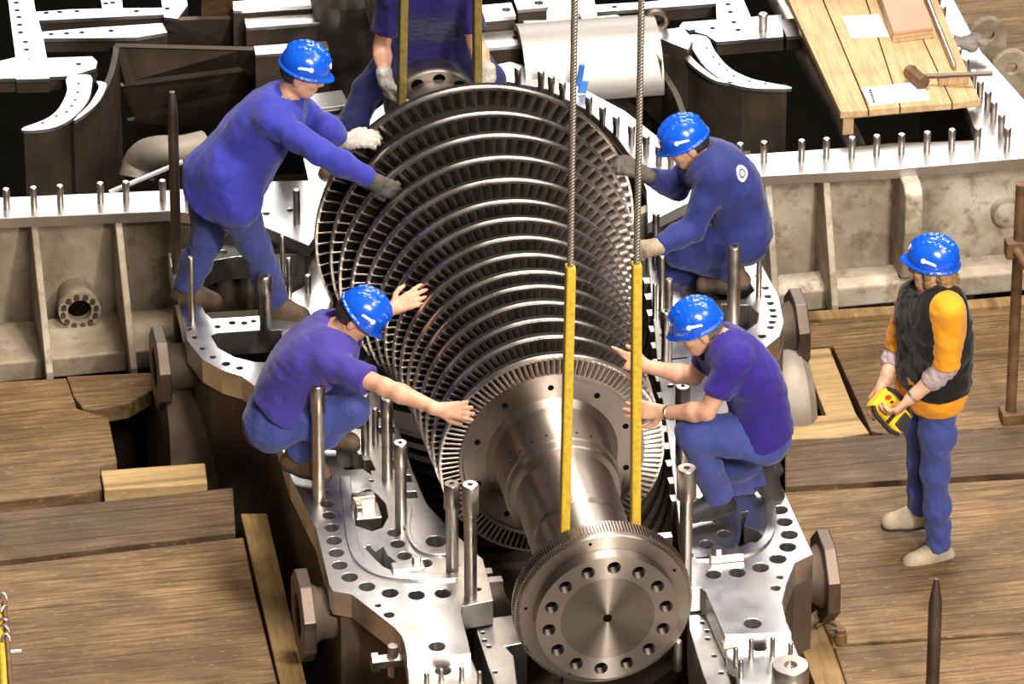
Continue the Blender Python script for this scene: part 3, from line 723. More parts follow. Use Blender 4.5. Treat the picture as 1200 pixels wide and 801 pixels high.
# cross beams with bright tops, left of the shaft
for (xa, xb, y, z, dz, dy) in ((272, 364, 4, .70, .2, .10), (287, 374, 24, .66, .26, .10), (298, 384, 56, .62, .34, .09), (362, 405, 117, .55, .15, .16), (366, 402, 140, .5, .15, .1), (300, 356, 105, .30, .5, .1)):
    a, b = P(xa, y + 3, z), P(xb, y - 3, z)
    mb = MB(); ang = math.atan2(b.y - a.y, b.x - a.x); R = Matrix.Rotation(ang, 3, 'Z'); c = (a + b) / 2
    mb.box((c.x, c.y, z - dz / 2 - .02), ((b - a).length, dy * .8, dz), R); mb.build('cross_beam', M['duct'], rc, bevel=.004)
    mb = MB(); mb.box((c.x, c.y, z - .01), ((b - a).length, dy, .022), R); mb.build('beam_top', F, rc, bevel=.003)
for (xa, xb, y, z, dz, dy) in ((563, 602, 12, .78, .24, .14), (564, 615, 45, .70, .34, .16), (604, 640, 4, .72, .3, .1)):
    a, b = P(xa, y + 2, z), P(xb, y - 2, z); c = (a + b) / 2
    MB().box((c.x, c.y, z - dz / 2 - .02), (b.x - a.x - .01, dy - .01, dz)).build('support_block', M['duct'], rc, bevel=.004)
    mb = MB(); r_ = [(a.x, c.y - dy / 2), (b.x, c.y - dy / 2), (b.x, c.y + dy / 2), (a.x, c.y + dy / 2)]
    mb.prism(r_, z - .025, z, [circ(b.x - .04, c.y, .022)]); mb.build('block_top', F, rc, bevel=.003)
# bright half shells right of the shaft
def shell(xa, ya, xb, yb, z, r, a0, a1, mat='white_steel'):
    a, b = P(xa, ya, z), P(xb, yb, z)
    mb = MB(); L = (b - a).length
    mb.lathe([(r, 0), (r, L), (r - .03, L), (r - .03, 0), (r, 0)], a, b - a, 40, a0, a1, ref=(0, 0, 1))
    return mb.build('half_shell', M[mat], rc, smooth=40)
shell(608, 92, 768, 80, .52, .28, -PI / 2, PI / 2, 'satin')
shell(605, 36, 690, 26, .50, .22, -PI / 2, PI / 2, 'satin')
plate3([(676, 100, .42), (770, 112, .42), (768, 150, .1), (722, 150, .1), (690, 118, .1)], 'duct_plate', 'cast')
# slotted block and dark curved walls at the upper right
for poly, z, th in (([(678, 12), (692, 8), (706, 40), (690, 40)], .72, .25), ([(692, 20), (722, 17), (742, 26), (722, 32), (700, 34)], .70, .25), ([(722, 30), (748, 27), (766, 48), (776, 70), (752, 45)], .72, .4), ([(766, 36), (800, 32), (812, 46), (806, 58), (775, 46)], .70, .4)):
    mb = MB(); mb.prism(outl(poly, z), z - th, z - .02); mb.build('slotted_block', M['duct'], rc, bevel=.004)
    mb = MB(); mb.prism(outl(poly, z), z - .02, z); mb.build('block_top', F, rc)
MB().wall(catmull(outl([(762, 60), (772, 80), (790, 110), (805, 150), (830, 176), (880, 178)], HR - .05), 4), -.8, HR - .06, .03).build('duct_plate', M['duct'], rc, smooth=30)
plate3([(752, 40, .66), (775, 68, .60), (778, 160, .0), (752, 110, .0)], 'duct_plate')
c = P(768, 26, .74); mb = MB(); pts = [c + Vector((.055 * math.cos(a), 0, .055 * math.sin(a) + .01)) for a in [2 * PI * i / 20 for i in range(20)]]
mb.tube(pts, .021, 10, closed=True); mb.cyl(c - Vector((0, 0, .12)), c - Vector((0, 0, .05)), .035); mb.build('lifting_eye', M['dark_steel'], rc, smooth=50)
# silver elbow at the left
pts = [P(160, 206, .25), P(163, 192, .30), P(172, 182, .36), P(188, 178, .40), P(212, 178, .40), P(240, 172, .40)]
MB().tube(catmull(pts, 5), .085, 22).build('elbow_pipe', M['stub'], rc, smooth=50)
MB().lathe([(.088, 0), (.094, 0), (.094, .03), (.088, .03)], P(160, 208, .24), P(163, 192, .30) - P(160, 208, .24), 22).build('pipe_collar', M['stub'], rc, smooth=40)
MB().tube([P(128, 226, HR - .02), P(214, 190, HR + .05)], .016, 8).build('brace_bar', F, rc)
# black slot block behind the left flange
plate3([(322, 205, .6), (356, 203, .6), (350, 172, .6), (335, 172, .6)], 'duct_plate', 'black_hole', .4)

# turned drum and leaning pole behind the shaft
c = P(408, 95, .25)
drum = thing('turned_steel_drum', 'large turned steel drum with bright rims standing behind the rear coupling', 'drum', c)
MB().lathe([(0, 0), (.17, 0), (.18, .3), (.185, .52), (.215, .54), (.215, .60), (.19, .62), (.19, .86), (.225, .88), (.225, .96), (.2, .97), (0, .97)], c, (0, 0, 1), 48).build('drum_body', M['silver'], drum, smooth=30)
MB().lathe([(.226, .895), (.229, .895), (.229, .945), (.226, .945)], c, (0, 0, 1), 48).build('rim_band', M['white_steel'], drum, smooth=30)
pole = MB(); pole.tube([P(452, 78, .5), PY(428, -30, P(452, 78, .5).y - .05)], .035, 14)
tag(pole.build('leaning_pole', M['silver'], smooth=50), 'grey metal pole leaning against the drum behind the straddling worker', 'pole')

# ------------------------------------------------------------------ timber platform on the right rim and what lies on it
zp = .78
pf = thing('timber_platform', 'pale nailed timber platform laid over the rear casing opening', 'platform', P(1040, 60, zp))
edge_b = [(905, -40), (948, -40), (1002, -40), (1042, -40), (1083, -40)]
edge_f = [(984, 131), (1018, 128.5), (1055, 125), (1116, 120.5), (1149, 116)]
edge_f[1] = (1018, 128.5)
for i in range(4):
    (a, b), (c_, d) = (edge_b[i], edge_b[i + 1]), (edge_f[i], edge_f[i + 1])
    g = .8
    poly = [(a[0] + g, a[1]), (b[0] - g, b[1]), (d[0] - g, d[1]), (c_[0] + g, c_[1])]
    mb = MB(); mb.prism(outl(poly, zp), zp - .04, zp); mb.build('board', M['platform'], pf, bevel=.004)
a, b = P(985, 124, zp - .04), P(1146, 109, zp - .04); c = (a + b) / 2
MB().box((c.x, c.y, zp - .07), ((b - a).length * .99, .09, .05), Matrix.Rotation(math.atan2(b.y - a.y, b.x - a.x), 3, 'Z')).build('batten', M['platform'], pf, bevel=.004)
a = P(995, 142, .7); MB().box((a.x, a.y + .05, .67), (.055, .07, .11)).build('prop', M['platform'], pf)
pp = MB(); pp.tube([P(1003, 172, .52), P(985, 135, .52), P(955, 85, .52), P(900, -20, .52)], .05, 16)
tag(pp.build('support_pipe', M['silver'], smooth=50), 'grey pipe running back under the edge of the timber platform', 'pipe')
def sheet(pxs, label, z, th):
    return tag(MB().prism(outl(pxs, z), z, z + th).build('paper_sheet' if th < .005 else 'notebook', M['paper']), label, 'paper')
sheet([(987, 20), (1030, 17), (1042, 43), (997, 45)], 'white blank paper lying near the middle of the timber platform', zp + .001, .003)
nb = sheet([(1009, 106), (1078, 98), (1090, 117), (1018, 124)], 'white notebook lying at the front edge of the timber platform', zp + .001, .014)
for i in range(6):
    q = P(1020 + i * .8, 106 + i * 2.6, zp + .016); MB().box(q, (.012, .012, .003)).build('binding_hole', M['black_hole'], nb)
bs = thing('board_stack', 'stack of pinkish boards lying on the timber platform', 'boards', P(1060, 40, zp))
for i in range(3):
    z = zp + .002 + i * .022
    MB().prism(outl([(1013 + i, -40), (1060, -40), (1094 - i * .3, 45), (1046 + i * .3, 51)], zp), z, z + .02).build('board', M['platform' if i < 2 else 'pinkboard'], bs, bevel=.003)
a, b = P(1079, -20, zp + .02), P(1118, 77, zp + .02)
bar = MB(); bar.tube([a, b], .014, 10); bar.tube([b - (b - a).normalized() * .05, b + (b - a).normalized() * .02], .009, 8)
tag(bar.build('metal_bar', M['silver'], smooth=50), 'slim grey metal bar lying along the right side of the pinkish boards', 'bar')
hm = thing('sledge_hammer', 'sledge hammer with a rusty head resting on a wood block', 'hammer', P(1080, 88, zp))
a, b = P(1074, 90, zp + .05), P(1163, 86, zp + .09)
MB().tube([a, b], .013, 10).build('handle', M['dark_steel'], hm, smooth=50)
d = Vector((-.35, 1, 0)).normalized(); mb = MB(); mb.lathe([(0, -.07), (.036, -.07), (.04, -.06), (.034, -.03), (.034, .03), (.04, .06), (.036, .07), (0, .07)], a, d, 8); mb.build('hammer_head', M['rust'], hm)
a = P(1118, 99, zp); mb = MB(); mb.box((a.x, a.y + .03, zp + .022), (.15, .075, .042), Matrix.Rotation(-.08, 3, 'Z'))
tag(mb.build('wood_block', M['platform'], bevel=.004), 'small wooden block under the handle of the sledge hammer', 'wood block')
a = P(1132, 58, HR + .035); gl = MB()
for k, (dx, dy, dz, r) in enumerate(((0, 0, .04, .05), (.05, .02, .05, .045), (-.05, .03, .04, .04), (.02, -.05, .035, .035), (.09, -.02, .04, .03), (-.06, -.03, .05, .03))):
    gl.lathe([(0, -r * .7)] + [(r * math.cos(t), r * .7 * math.sin(t)) for t in (-.9, -.4, 0, .4, .9)] + [(0, r * .7)], a + Vector((dx, dy, dz)), (.2 * (k % 3 - 1), .3 * (k % 2), 1), 9)
rag_o = gl.build('work_gloves', plain('grey_work_glove', (.18, .15, .13), .85, var=.4, scale=20, bump=.5), smooth=80)
rm = rag_o.modifiers.new('remesh', 'REMESH'); rm.mode = 'VOXEL'; rm.voxel_size = .009; rm.use_smooth_shade = True
tag(rag_o, 'crumpled grey work gloves dropped on the right rim beside the platform', 'gloves')

# ------------------------------------------------------------------ loose items on the deck
b = P(1091, 850, 0); t = PY(1095.5, 678, b.y); L = t.z
MB_ = MB(); MB_.lathe([(0, 0), (.031, 0), (.031, L - .16), (.03, L - .12), (.012, L - .01), (.010, L), (0, L)], (b.x, b.y, 0), (0, 0, 1), 20)
tag(MB_.build('guide_pin', M['dark_steel'], smooth=30), 'tall tapered dark steel pin standing on the deck in front of the woman', 'pin')
b = P(985, 752, 0); mb = MB(); mb.lathe([(0, 0), (.03, 0), (.03, .05), (.024, .055), (.024, .075), (0, .078)], b, (0, 0, 1), 14)
tag(mb.build('steel_cap', M['rust'], smooth=40), 'small rusty steel cap sitting on the deck near the front nozzle', 'cap')
b = P(968, 735, 0.02); mb = MB(); mb.tube([b + Vector((-.05, 0, .01)), b + Vector((0, .03, .02)), b + Vector((.05, 0, .015)), b + Vector((.06, -.05, .01))], .014, 8)
tag(mb.build('hooked_clamp', M['rust'], smooth=50), 'small rusty hooked clamp lying at the edge of the right deck', 'clamp')
# guard rail at the right edge
rl = thing('guard_rail', 'rusty brown guard rail post at the far right of the deck', 'railing', P(1186, 490, 0))
b = P(1184, 492, 0); MB().box((b.x + .02, b.y, .03), (.14, .10, .06)).build('base_plate', M['rust'], rl, bevel=.006)
t = PY(1197, 215, b.y); MB().tube([b + Vector((0, 0, .02)), (t.x, b.y, t.z)], .027, 14).build('post', M['rust'], rl, smooth=50)
q = PY(1190, 290, b.y); MB().box((q.x + .03, b.y, q.z), (.16, .07, .09)).build('bracket', M['rust'], rl, bevel=.006)
MB().tube([q + Vector((.0, -.03, 0)), q + Vector((.05, -.45, -.03)), q + Vector((.12, -.9, -.05))], .022, 12).build('hand_rail', M['rust'], rl, smooth=50)
MB().box((b.x + .18, b.y - .3, .02), (.06, .8, .03)).build('foot_bar', M['plank_y'], rl)
# yellow barrier with a chain at the lower left edge
yb_ = thing('yellow_barrier', 'yellow painted barrier bar with a chain at the lower left edge', 'barrier', P(2, 790, 0))
MB().tube([P(-5, 700, .2), P(4, 775, .2), P(8, 870, .2)], .022, 10).build('barrier_bar', M['yellow'], yb_, smooth=50)
MB().tube([P(5, 705, .22), P(10, 770, .22), P(16, 860, .22)], .012, 8).build('side_bar', M['rust'], yb_, smooth=50)
MB().tube([P(10, 764, .2), P(25, 763, .2)], .012, 8).build('hook', M['silver'], yb_)
for i in range(5):
    c = P(3 + i * .9, 702 + i * 12, .22); R = Matrix.Rotation(i * PI / 2 + .4, 3, 'Y') @ Matrix.Rotation(.6, 3, 'X')
    MB().tube([c + R @ Vector((.018 * math.cos(a), .032 * math.sin(a), 0)) for a in [2 * PI * j / 14 for j in range(14)]], .007, 6, closed=True).build('chain_link', M['silver'], yb_, smooth=60)
# rear slings in olive webbing
for x0, x1, x2, yb2, lab in ((474, 474.5, 470, 142, 'left soiled webbing sling at the rear coupling'), (559, 560, 559.5, 130, 'right soiled webbing sling at the rear coupling')):
    yy = yb - .35
    a, b = PY(x0, -60, yy), PY(x2, yb2, yy)
    mb = MB(); s_ = (a - b).normalized()
    mb.box((a + b) / 2, (.04, .075, (a - b).length), Vector((0, 0, 1)).rotation_difference(s_).to_matrix())
    tag(mb.build('webbing_sling', M['olive'], bevel=.008), lab, 'sling', 'webbing slings at the rear coupling')
b = P(680, 108, .66); tg = MB(); tg.box(b + Vector((0, 0, .10)), (.03, .015, .12), Matrix.Rotation(.15, 3, 'Y')); tg.box(b + Vector((.012, -.004, .03)), (.045, .012, .07), Matrix.Rotation(.15, 3, 'Y'))
tag(tg.build('blue_tag', plain('blue_plastic', (.02, .16, .55), .4), bevel=.004), 'small blue plastic tag standing between flange studs behind the left rope', 'tag')
# ------------------------------------------------------------------ people: smooth implicit bodies turned into meshes
import openvdb
FH = Vector((math.sin(YAW), math.cos(YAW), 0))            # level direction away from the photographer
V = Vector
class Field:
    """Union of rounded limbs; every limb is blended into the rest over the distance k."""
    def __init__(s): s.pr = []; s.cuts = []; s.subs = []
    def rc(s, a, b, ra, rb, k=.02): s.pr.append(('c', V(a), V(b), ra, rb, k)); return s
    def sp(s, a, r, k=.02): return s.rc(a, V(a) + V((0, 0, 1e-4)), r, r, k)
    def ell(s, c, r, R, k=.02): s.pr.append(('e', V(c), r, R, max(r), k)); return s
    def chain(s, pts, rs, k=.02):
        for i in range(len(pts) - 1): s.rc(pts[i], pts[i + 1], rs[i], rs[i + 1], k)
        return s
    def cut(s, p, n, lim=None): s.cuts.append((V(p), V(n).normalized(), lim)); return s
    def mesh(s, h, name, mat, parent, folds=None, seed=1, smooth=2, grow=0.0):
        lo = np.full(3, 1e9); hi = -lo; bb = []
        for p in s.pr:
            if p[0] == 'c': r = max(p[3], p[4]); a = np.minimum(p[1], p[2]) - r; b = np.maximum(p[1], p[2]) + r
            else: a = np.array(p[1]) - p[4]; b = np.array(p[1]) + p[4]
            bb.append((a, b)); lo = np.minimum(lo, a); hi = np.maximum(hi, b)
        lo -= 4 * h + grow; hi += 4 * h + grow
        i0 = np.floor(lo / h).astype(int); n = np.ceil(hi / h).astype(int) - i0 + 1
        G = np.full(n, .06, np.float32)
        ax = [((np.arange(n[i]) + i0[i]) * h).astype(np.float32) for i in range(3)]
        def win(a, b, m):
            sl = []
            for i in range(3):
                l = max(0, int((a[i] - m) / h) - i0[i] - 1); u = min(n[i], int((b[i] + m) / h) - i0[i] + 2); sl.append(slice(l, max(u, l + 1)))
            return tuple(sl)
        def grid(sl): return ax[0][sl[0]][:, None, None], ax[1][sl[1]][None, :, None], ax[2][sl[2]][None, None, :]
        def dist(p, X, Y, Z):
            if p[0] == 'c':
                a, b, ra, rb = p[1], p[2], p[3], p[4]; d = b - a; L = max(d.length_squared, 1e-12)
                t = np.clip(((X - a.x) * d.x + (Y - a.y) * d.y + (Z - a.z) * d.z) / L, 0, 1)
                return np.sqrt((X - a.x - d.x * t) ** 2 + (Y - a.y - d.y * t) ** 2 + (Z - a.z - d.z * t) ** 2) - (ra + (rb - ra) * t)
            c, r, R = p[1], p[2], p[3]; q = []
            for i in range(3):
                e = R.col[i]; q.append(((X - c.x) * e.x + (Y - c.y) * e.y + (Z - c.z) * e.z))
            k0 = np.sqrt(sum((q[i] / r[i]) ** 2 for i in range(3))); k1 = np.sqrt(sum((q[i] / r[i] ** 2) ** 2 for i in range(3))) + 1e-6
            return k0 * (k0 - 1) / k1
        for p, (a, b) in zip(s.pr, bb):
            k = p[5]; sl = win(a, b, k + 3 * h + .02 + grow); D = dist(p, *grid(sl)) - grow; g = G[sl]
            hh = np.maximum(k - np.abs(g - D), 0) / k
            G[sl] = np.minimum(g, D) - hh * hh * k * .25
        for p in s.subs:
            r = max(p[3], p[4]) if p[0] == 'c' else p[4]
            a = np.array(p[1]) - r; b = np.array(p[1]) + r
            sl = win(a, b, .03); D = -dist(p, *grid(sl)); g = G[sl]; k = p[5]
            hh = np.maximum(k - np.abs(g - D), 0) / k
            G[sl] = np.maximum(g, D) + hh * hh * k * .25
        for c, nn, lim in s.cuts:
            if lim is None: sl = (slice(None),) * 3
            else: sl = win(np.array(c) - lim, np.array(c) + lim, 0)
            X, Y, Z = grid(sl); D = (X - c.x) * nn.x + (Y - c.y) * nn.y + (Z - c.z) * nn.z
            if lim is not None:
                D = np.where((X - c.x) ** 2 + (Y - c.y) ** 2 + (Z - c.z) ** 2 < lim * lim, D, -1)
            G[sl] = np.maximum(G[sl], D)
        vg = openvdb.FloatGrid(.06); vg.copyFromArray(G, ijk=tuple(int(i) for i in i0))
        vg.transform = openvdb.createLinearTransform(voxelSize=h)
        pts, quads = vg.convertToQuads(0.0)
        pts = pts.astype(np.float64)
        me = bpy.data.meshes.new(name); me.from_pydata(pts.tolist(), [], quads[:, ::-1].tolist()); me.update()
        bm = bmesh.new(); bm.from_mesh(me)
        bmesh.ops.recalc_face_normals(bm, faces=bm.faces)
        bm.to_mesh(me); bm.free()
        if folds:
            nv = len(me.vertices); co = np.empty(nv * 3); me.vertices.foreach_get('co', co); co = co.reshape(-1, 3)
            nr = np.empty(nv * 3); me.vertex_normals.foreach_get('vector', nr); nr = nr.reshape(-1, 3)
            rg = np.random.RandomState(seed); amp, wl = folds; hgt = np.zeros(nv)
            for w_, a_ in ((wl, 1.0), (wl * .55, .6), (wl * .3, .3)):
                for _ in range(3):
                    d = rg.normal(size=3); d /= np.linalg.norm(d); d2 = rg.normal(size=3); d2 /= np.linalg.norm(d2)
                    ph = rg.rand() * 6.28
                    hgt += a_ * np.sin(co @ d * (6.28 / w_) + ph + 1.6 * np.sin(co @ d2 * (6.28 / (w_ * 1.9)) + ph * 2)) / 3
            co = co + nr * (hgt * amp)[:, None]
            me.vertices.foreach_set('co', co.reshape(-1)); me.update()
        for p in me.polygons: p.use_smooth = True
        o = bpy.data.objects.new(name, me); link(o); me.materials.append(mat)
        o.parent = parent; o.matrix_parent_inverse = Matrix.Translation(parent.location).inverted()
        return o

def frame(f, u):
    f = V(f).normalized(); u = V(u); u = (u - f * u.dot(f)).normalized(); s_ = u.cross(f)      # side: the figure's left
    return f, u, s_
def mat3(a, b, c): return Matrix((a, b, c)).transposed()

def hand(F, w, d, n, side, curl=(.3, .35, .3), spread=.12, thumb=.6, s=1.0):
    """w wrist, d fingers, n where the palm faces, side: +1 / -1 which way the thumb goes"""
    d = V(d).normalized(); n = V(n); n = (n - d * n.dot(d)).normalized(); t = d.cross(n) * side
    k = .007
    F.rc(w - d * .03 * s, w + d * .012 * s, .0255 * s, .025 * s, .02)
    tips = []
    for i, (off, L, fw_) in enumerate(((.029, 1.0, .0), (.010, 1.1, .004), (-.010, 1.03, .002), (-.028, .82, -.006))):
        kn = w + d * (.088 + fw_) * s + t * off * s
        F.rc(w + d * .018 * s + t * off * .62 * s, kn, .0155 * s, .0125 * s, .012)
        a = spread * (off / .029); dd = (d + t * a).normalized(); p = kn
        for j, (l, r0, r1) in enumerate(((.042, .0105, .0098), (.026, .0098, .009), (.021, .009, .0078))):
            c = curl[j] * (1 + .12 * i)
            np_ = (n - dd * n.dot(dd)).normalized(); dd = (dd * math.cos(c) + np_ * math.sin(c)).normalized()
            q = p + dd * l * L * s; F.rc(p, q, r0 * s, r1 * s, k if j else .01); p = q
        tips.append(p)
    b = w + d * .022 * s + t * .020 * s + n * .006 * s
    m1 = b + (d * .6 + t * thumb + n * .25).normalized() * .045 * s
    m2 = m1 + (d * .85 + t * thumb * .55 + n * .25).normalized() * .032 * s
    m3 = m2 + (d * .95 + t * thumb * .25 + n * .3).normalized() * .026 * s
    F.rc(b, m1, .0165 * s, .0125 * s, .012).rc(m1, m2, .0122 * s, .0108 * s, .006).rc(m2, m3, .0108 * s, .009 * s, .006)
    return F

def person(label, J, mats, opt, group=None):
    """J: joints; mats: materials of the clothing; opt: what is worn"""
    root = thing('person', label, 'person', J['base'])
    sc_ = opt.get('s', 1.0)
    hc = J['head']; f, u, sd = frame(J['face'], J['headup'])
    S = {'l': J['sh_l'], 'r': J['sh_r']}; lat = (S['l'] - S['r']).normalized()
    pel = (J['hip_l'] + J['hip_r']) / 2; hl = (J['hip_l'] - J['hip_r']).normalized()
    nk = J['neck']; chest = (S['l'] + S['r']) / 2
    spine = catmull([pel, pel.lerp(chest, .5) + J.get('bow', V((0, 0, 0))), chest.lerp(nk, .25)], 4)
    def torso(F, g, k=.05, upto=1.0):
        m = len(spine)
        prof = [(.082, .115), (.082, .112), (.072, .106), (.066, .104), (.068, .106), (.078, .112), (.088, .114), (.088, .108), (.075, .088)]
        for i, c in enumerate(spine):
            t = i / (m - 1); x = t * (len(prof) - 1); j = min(int(x), len(prof) - 2); fr = x - j
            hw = prof[j][0] * (1 - fr) + prof[j + 1][0] * fr; r = prof[j][1] * (1 - fr) + prof[j + 1][1] * fr
            a = hl.lerp(lat, t).normalized()
            F.rc(c - a * hw * opt.get('w', 1), c + a * hw * opt.get('w', 1), r * opt.get('w', 1) + g, r * opt.get('w', 1) + g, k)
        return F
    def shoulders(F, g):
        for q in 'lr': F.rc(nk.lerp(S[q], .3), S[q], .052 + g, .062 + g, .05)
        return F
    # ---------------------------------------------------------------- body, one continuous surface
    B = Field(); torso(B, -.024); shoulders(B, -.008)
    for q in 'lr':
        e, w = J['el_' + q], J['wr_' + q]
        B.chain([S[q], S[q].lerp(e, .45), e], [.054, .05, .041], .03)
        B.chain([e, e.lerp(w, .3), w], [.041, .045, .027], .02)
        kn, an, to = J['kn_' + q], J['an_' + q], J['toe_' + q]
        lg = opt.get('leg', 1) ** 1.5; B.chain([J['hip_' + q], kn], [.082 * lg, .053 * lg], .04)
        B.chain([kn, kn.lerp(an, .35), an], [.052 * lg, .052 * lg, .036], .02)
        up2 = J.get('shoe_up_' + q, V((0, 0, 1))); d_ = to - an; d_ = (d_ - up2 * d_.dot(up2)).normalized()
        B.rc(an, an - up2 * .045 + d_ * .09, .034, .024, .02)
        hd_, hn, sd_, cu, spr, th = J['hand_' + q]
        hand(B, w, hd_, hn, sd_, cu, spr, th, opt.get('hs', 1.05))
    hs = opt.get('head_s', 1.0)
    B.chain([chest.lerp(nk, .4), nk, hc - u * .05 * hs - f * .012], [.07, .058, .056], .03)
    Rm = mat3(sd, f, u)
    B.ell(hc + u * .012 - f * .008, (.076 * hs, .096 * hs, .098 * hs), Rm, .02)
    B.ell(hc - u * .045 * hs + f * .035 * hs, (.058 * hs, .056 * hs, .075 * hs), Rm, .03)
    B.rc(hc - u * .088 * hs + f * .055 * hs - sd * .018, hc - u * .088 * hs + f * .055 * hs + sd * .018, .022 * hs, .022 * hs, .02)
    for s_ in (-1, 1):
        B.rc(hc - u * .06 * hs + f * .0 + sd * s_ * .048, hc - u * .085 * hs + f * .045 + sd * s_ * .028, .022, .02, .03)        # jaw
        B.ell(hc - u * .028 * hs + f * .062 * hs + sd * s_ * .034, (.022, .02, .018), Rm, .02)                            # cheek
        B.rc(hc + u * .014 * hs + f * .078 * hs + sd * s_ * .012, hc + u * .016 * hs + f * .07 * hs + sd * s_ * .045, .011, .010, .012)  # brow
        ear = hc - u * .012 * hs - f * .008 + sd * s_ * .078 * hs
        B.ell(ear, (.009, .020, .032), mat3(sd, (f * .95 - u * .2).normalized(), (u * .95 + f * .2).normalized()), .008)
        B.ell(ear - u * .024, (.008, .011, .012), Rm, .008)
        B.subs.append(('c', hc + u * .0 + f * .093 * hs + sd * s_ * .031, hc + f * .093 * hs + sd * s_ * .032, .015, .015, .012))
    B.chain([hc + u * .006 + f * .084 * hs, hc - u * .028 * hs + f * .105 * hs], [.009, .0125], .012)                     # nose
    for s_ in (-1, 1): B.sp(hc - u * .034 * hs + f * .094 * hs + sd * s_ * .011, .009, .008)
    B.rc(hc - u * .057 * hs + f * .086 * hs - sd * .016, hc - u * .057 * hs + f * .086 * hs + sd * .016, .0075, .0075, .006)  # lips
    B.rc(hc - u * .069 * hs + f * .084 * hs - sd * .013, hc - u * .069 * hs + f * .084 * hs + sd * .013, .008, .008, .006)
    B.mesh(opt.get('h', .0055), 'body', M['skin'], root)
    for s_ in (-1, 1):
        e = MB(); c = hc + f * .082 * hs + sd * s_ * .031
        e.lathe([(.0115 * math.sin(t), -.0115 * math.cos(t)) for t in [i * PI / 8 for i in range(9)]], c, f, 12)
        ey = e.build('eye', M['eye_white'], root, smooth=80)
        MB().lathe([(.006, .0112), (.004, .0121), (0, .0123)], c, f, 10).build('iris', M['hair_dark'], ey)
        t = MB(); t.tube([hc + u * .021 * hs + f * .088 * hs + sd * s_ * .013, hc + u * .026 * hs + f * .085 * hs + sd * s_ * .031, hc + u * .019 * hs + f * .073 * hs + sd * s_ * .05], .0045, 6)
        t.build('eyebrow', M[opt.get('hair', 'hair_dark')], root)
    # ---------------------------------------------------------------- hair
    Hm = Field(); Hm.ell(hc + u * .014 - f * .012, (.083 * hs, .104 * hs, .104 * hs), Rm, .02)
    if opt.get('long'):
        for a in (-.7, -.25, .25, .7):
            p = hc - f * .075 * math.cos(a) + sd * .085 * math.sin(a) - u * .02
            Hm.chain([p, p - u * .06 - f * .01, p - u * .10 + f * .005], [.032, .034, .022], .02)
        for s_ in (-1, 1):
            Hm.chain([hc + sd * s_ * .078 + f * .015 + u * .02, hc + sd * s_ * .082 + f * .012 - u * .06], [.018, .015], .02)
        Hm.cut(hc + f * .045, f + u * -.1)
    else:
        Hm.cut(hc + f * .012 - u * .02, (f * .9 - u * .35)); Hm.cut(hc - u * .06 - f * .02, -u)
    Hm.mesh(.006, 'hair', M[opt.get('hair', 'hair_dark')], root, folds=(.004 if opt.get('long') else .0015, .03), seed=3)
    # ---------------------------------------------------------------- helmet
    hu = (u * .97 - f * .0 + f * opt.get('htilt', .0)).normalized(); hf = (f - hu * f.dot(hu)).normalized(); hsd = hu.cross(hf)
    RH_ = mat3(hsd, hf, hu); c0 = hc + hu * .040
    dome = (.106, .122, .120)
    Hh = Field(); Hh.ell(c0, dome, RH_, .01)
    for x, r, z in ((0, .012, .004), (-.042, .007, -.001), (.042, .007, -.001)):       # raised ribs over the crown
        pts = []
        for i in range(9):
            a = -1.0 + 2.0 * i / 8; sx = x / dome[0]; k = math.sqrt(1 - sx * sx)
            pts.append(c0 + hsd * x + hf * dome[1] * k * math.sin(a) + hu * (dome[2] * k * math.cos(a) + z - .004))
        Hh.chain(pts, [r] * 9, .008)
    n_ = 28; ring = []
    for i in range(n_ + 1):
        a = 2 * PI * i / n_; ring.append(c0 - hu * .020 + hsd * .108 * math.cos(a) + hf * .124 * math.sin(a))
    Hh.chain(ring, [.006] * len(ring), .006)
    Hh.cut(c0 - hu * .027, -hu)
    for i in range(-10, 11):                                                           # peak
        a = i * .085
        Hh.rc(c0 - hu * .014 + hsd * .096 * math.sin(a) + hf * .106 * math.cos(a), c0 - hu * (.038 - .006 * math.cos(a)) + hsd * .104 * math.sin(a) + hf * (.114 * math.cos(a) + .042 * math.cos(a * 1.5)), .009, .0055, .010)
    Hh.subs.append(('e', c0 - hu * .01, (dome[0] - .006, dome[1] - .006, dome[2] - .006), RH_, dome[1], .004))
    hel = Hh.mesh(.0045, 'helmet', M['helmet'], root); hel['label'] = 'blue safety helmet'
    def on_dome(th, ph, lift=.0025):
        v = V((math.cos(ph) * math.cos(th) * dome[0], math.cos(ph) * math.sin(th) * dome[1], math.sin(ph) * dome[2]))
        v = v * (1 + lift / v.length); return c0 + hsd * v.x + hf * v.y + hu * v.z
    def decal(name, poly):
        k = len(poly); cx = sum(p[0] for p in poly) / k; cy = sum(p[1] for p in poly) / k
        mb = MB(); vs = [on_dome(cx, cy, .004)] + [on_dome(*p, .003) for p in poly]
        mb.add(vs, [(0, i + 1, (i + 1) % k + 1) for i in range(k)]); o = mb.build(name, M['white_mark'], hel, merge=True)
        sm = o.modifiers.new('thick', 'SOLIDIFY'); sm.thickness = .002; sm.offset = 0
    for s_, th0 in ((1, 0), (-1, PI)):
        sg = 1 if s_ == 1 else -1
        decal('round_mark', [(th0 + sg * (.32 + .10 * math.cos(a)), .30 + .10 * math.sin(a)) for a in [i * PI / 6 for i in range(12)]])
        decal('bar_mark', [(th0 + sg * p[0], p[1]) for p in ((.26, .36), (.26, .25), (-.18, .17), (-.22, .21), (-.18, .27))])
    decal('front_badge', [(PI / 2 + .20 * math.cos(a), .36 + .13 * math.sin(a)) for a in [i * PI / 8 for i in range(16)]])
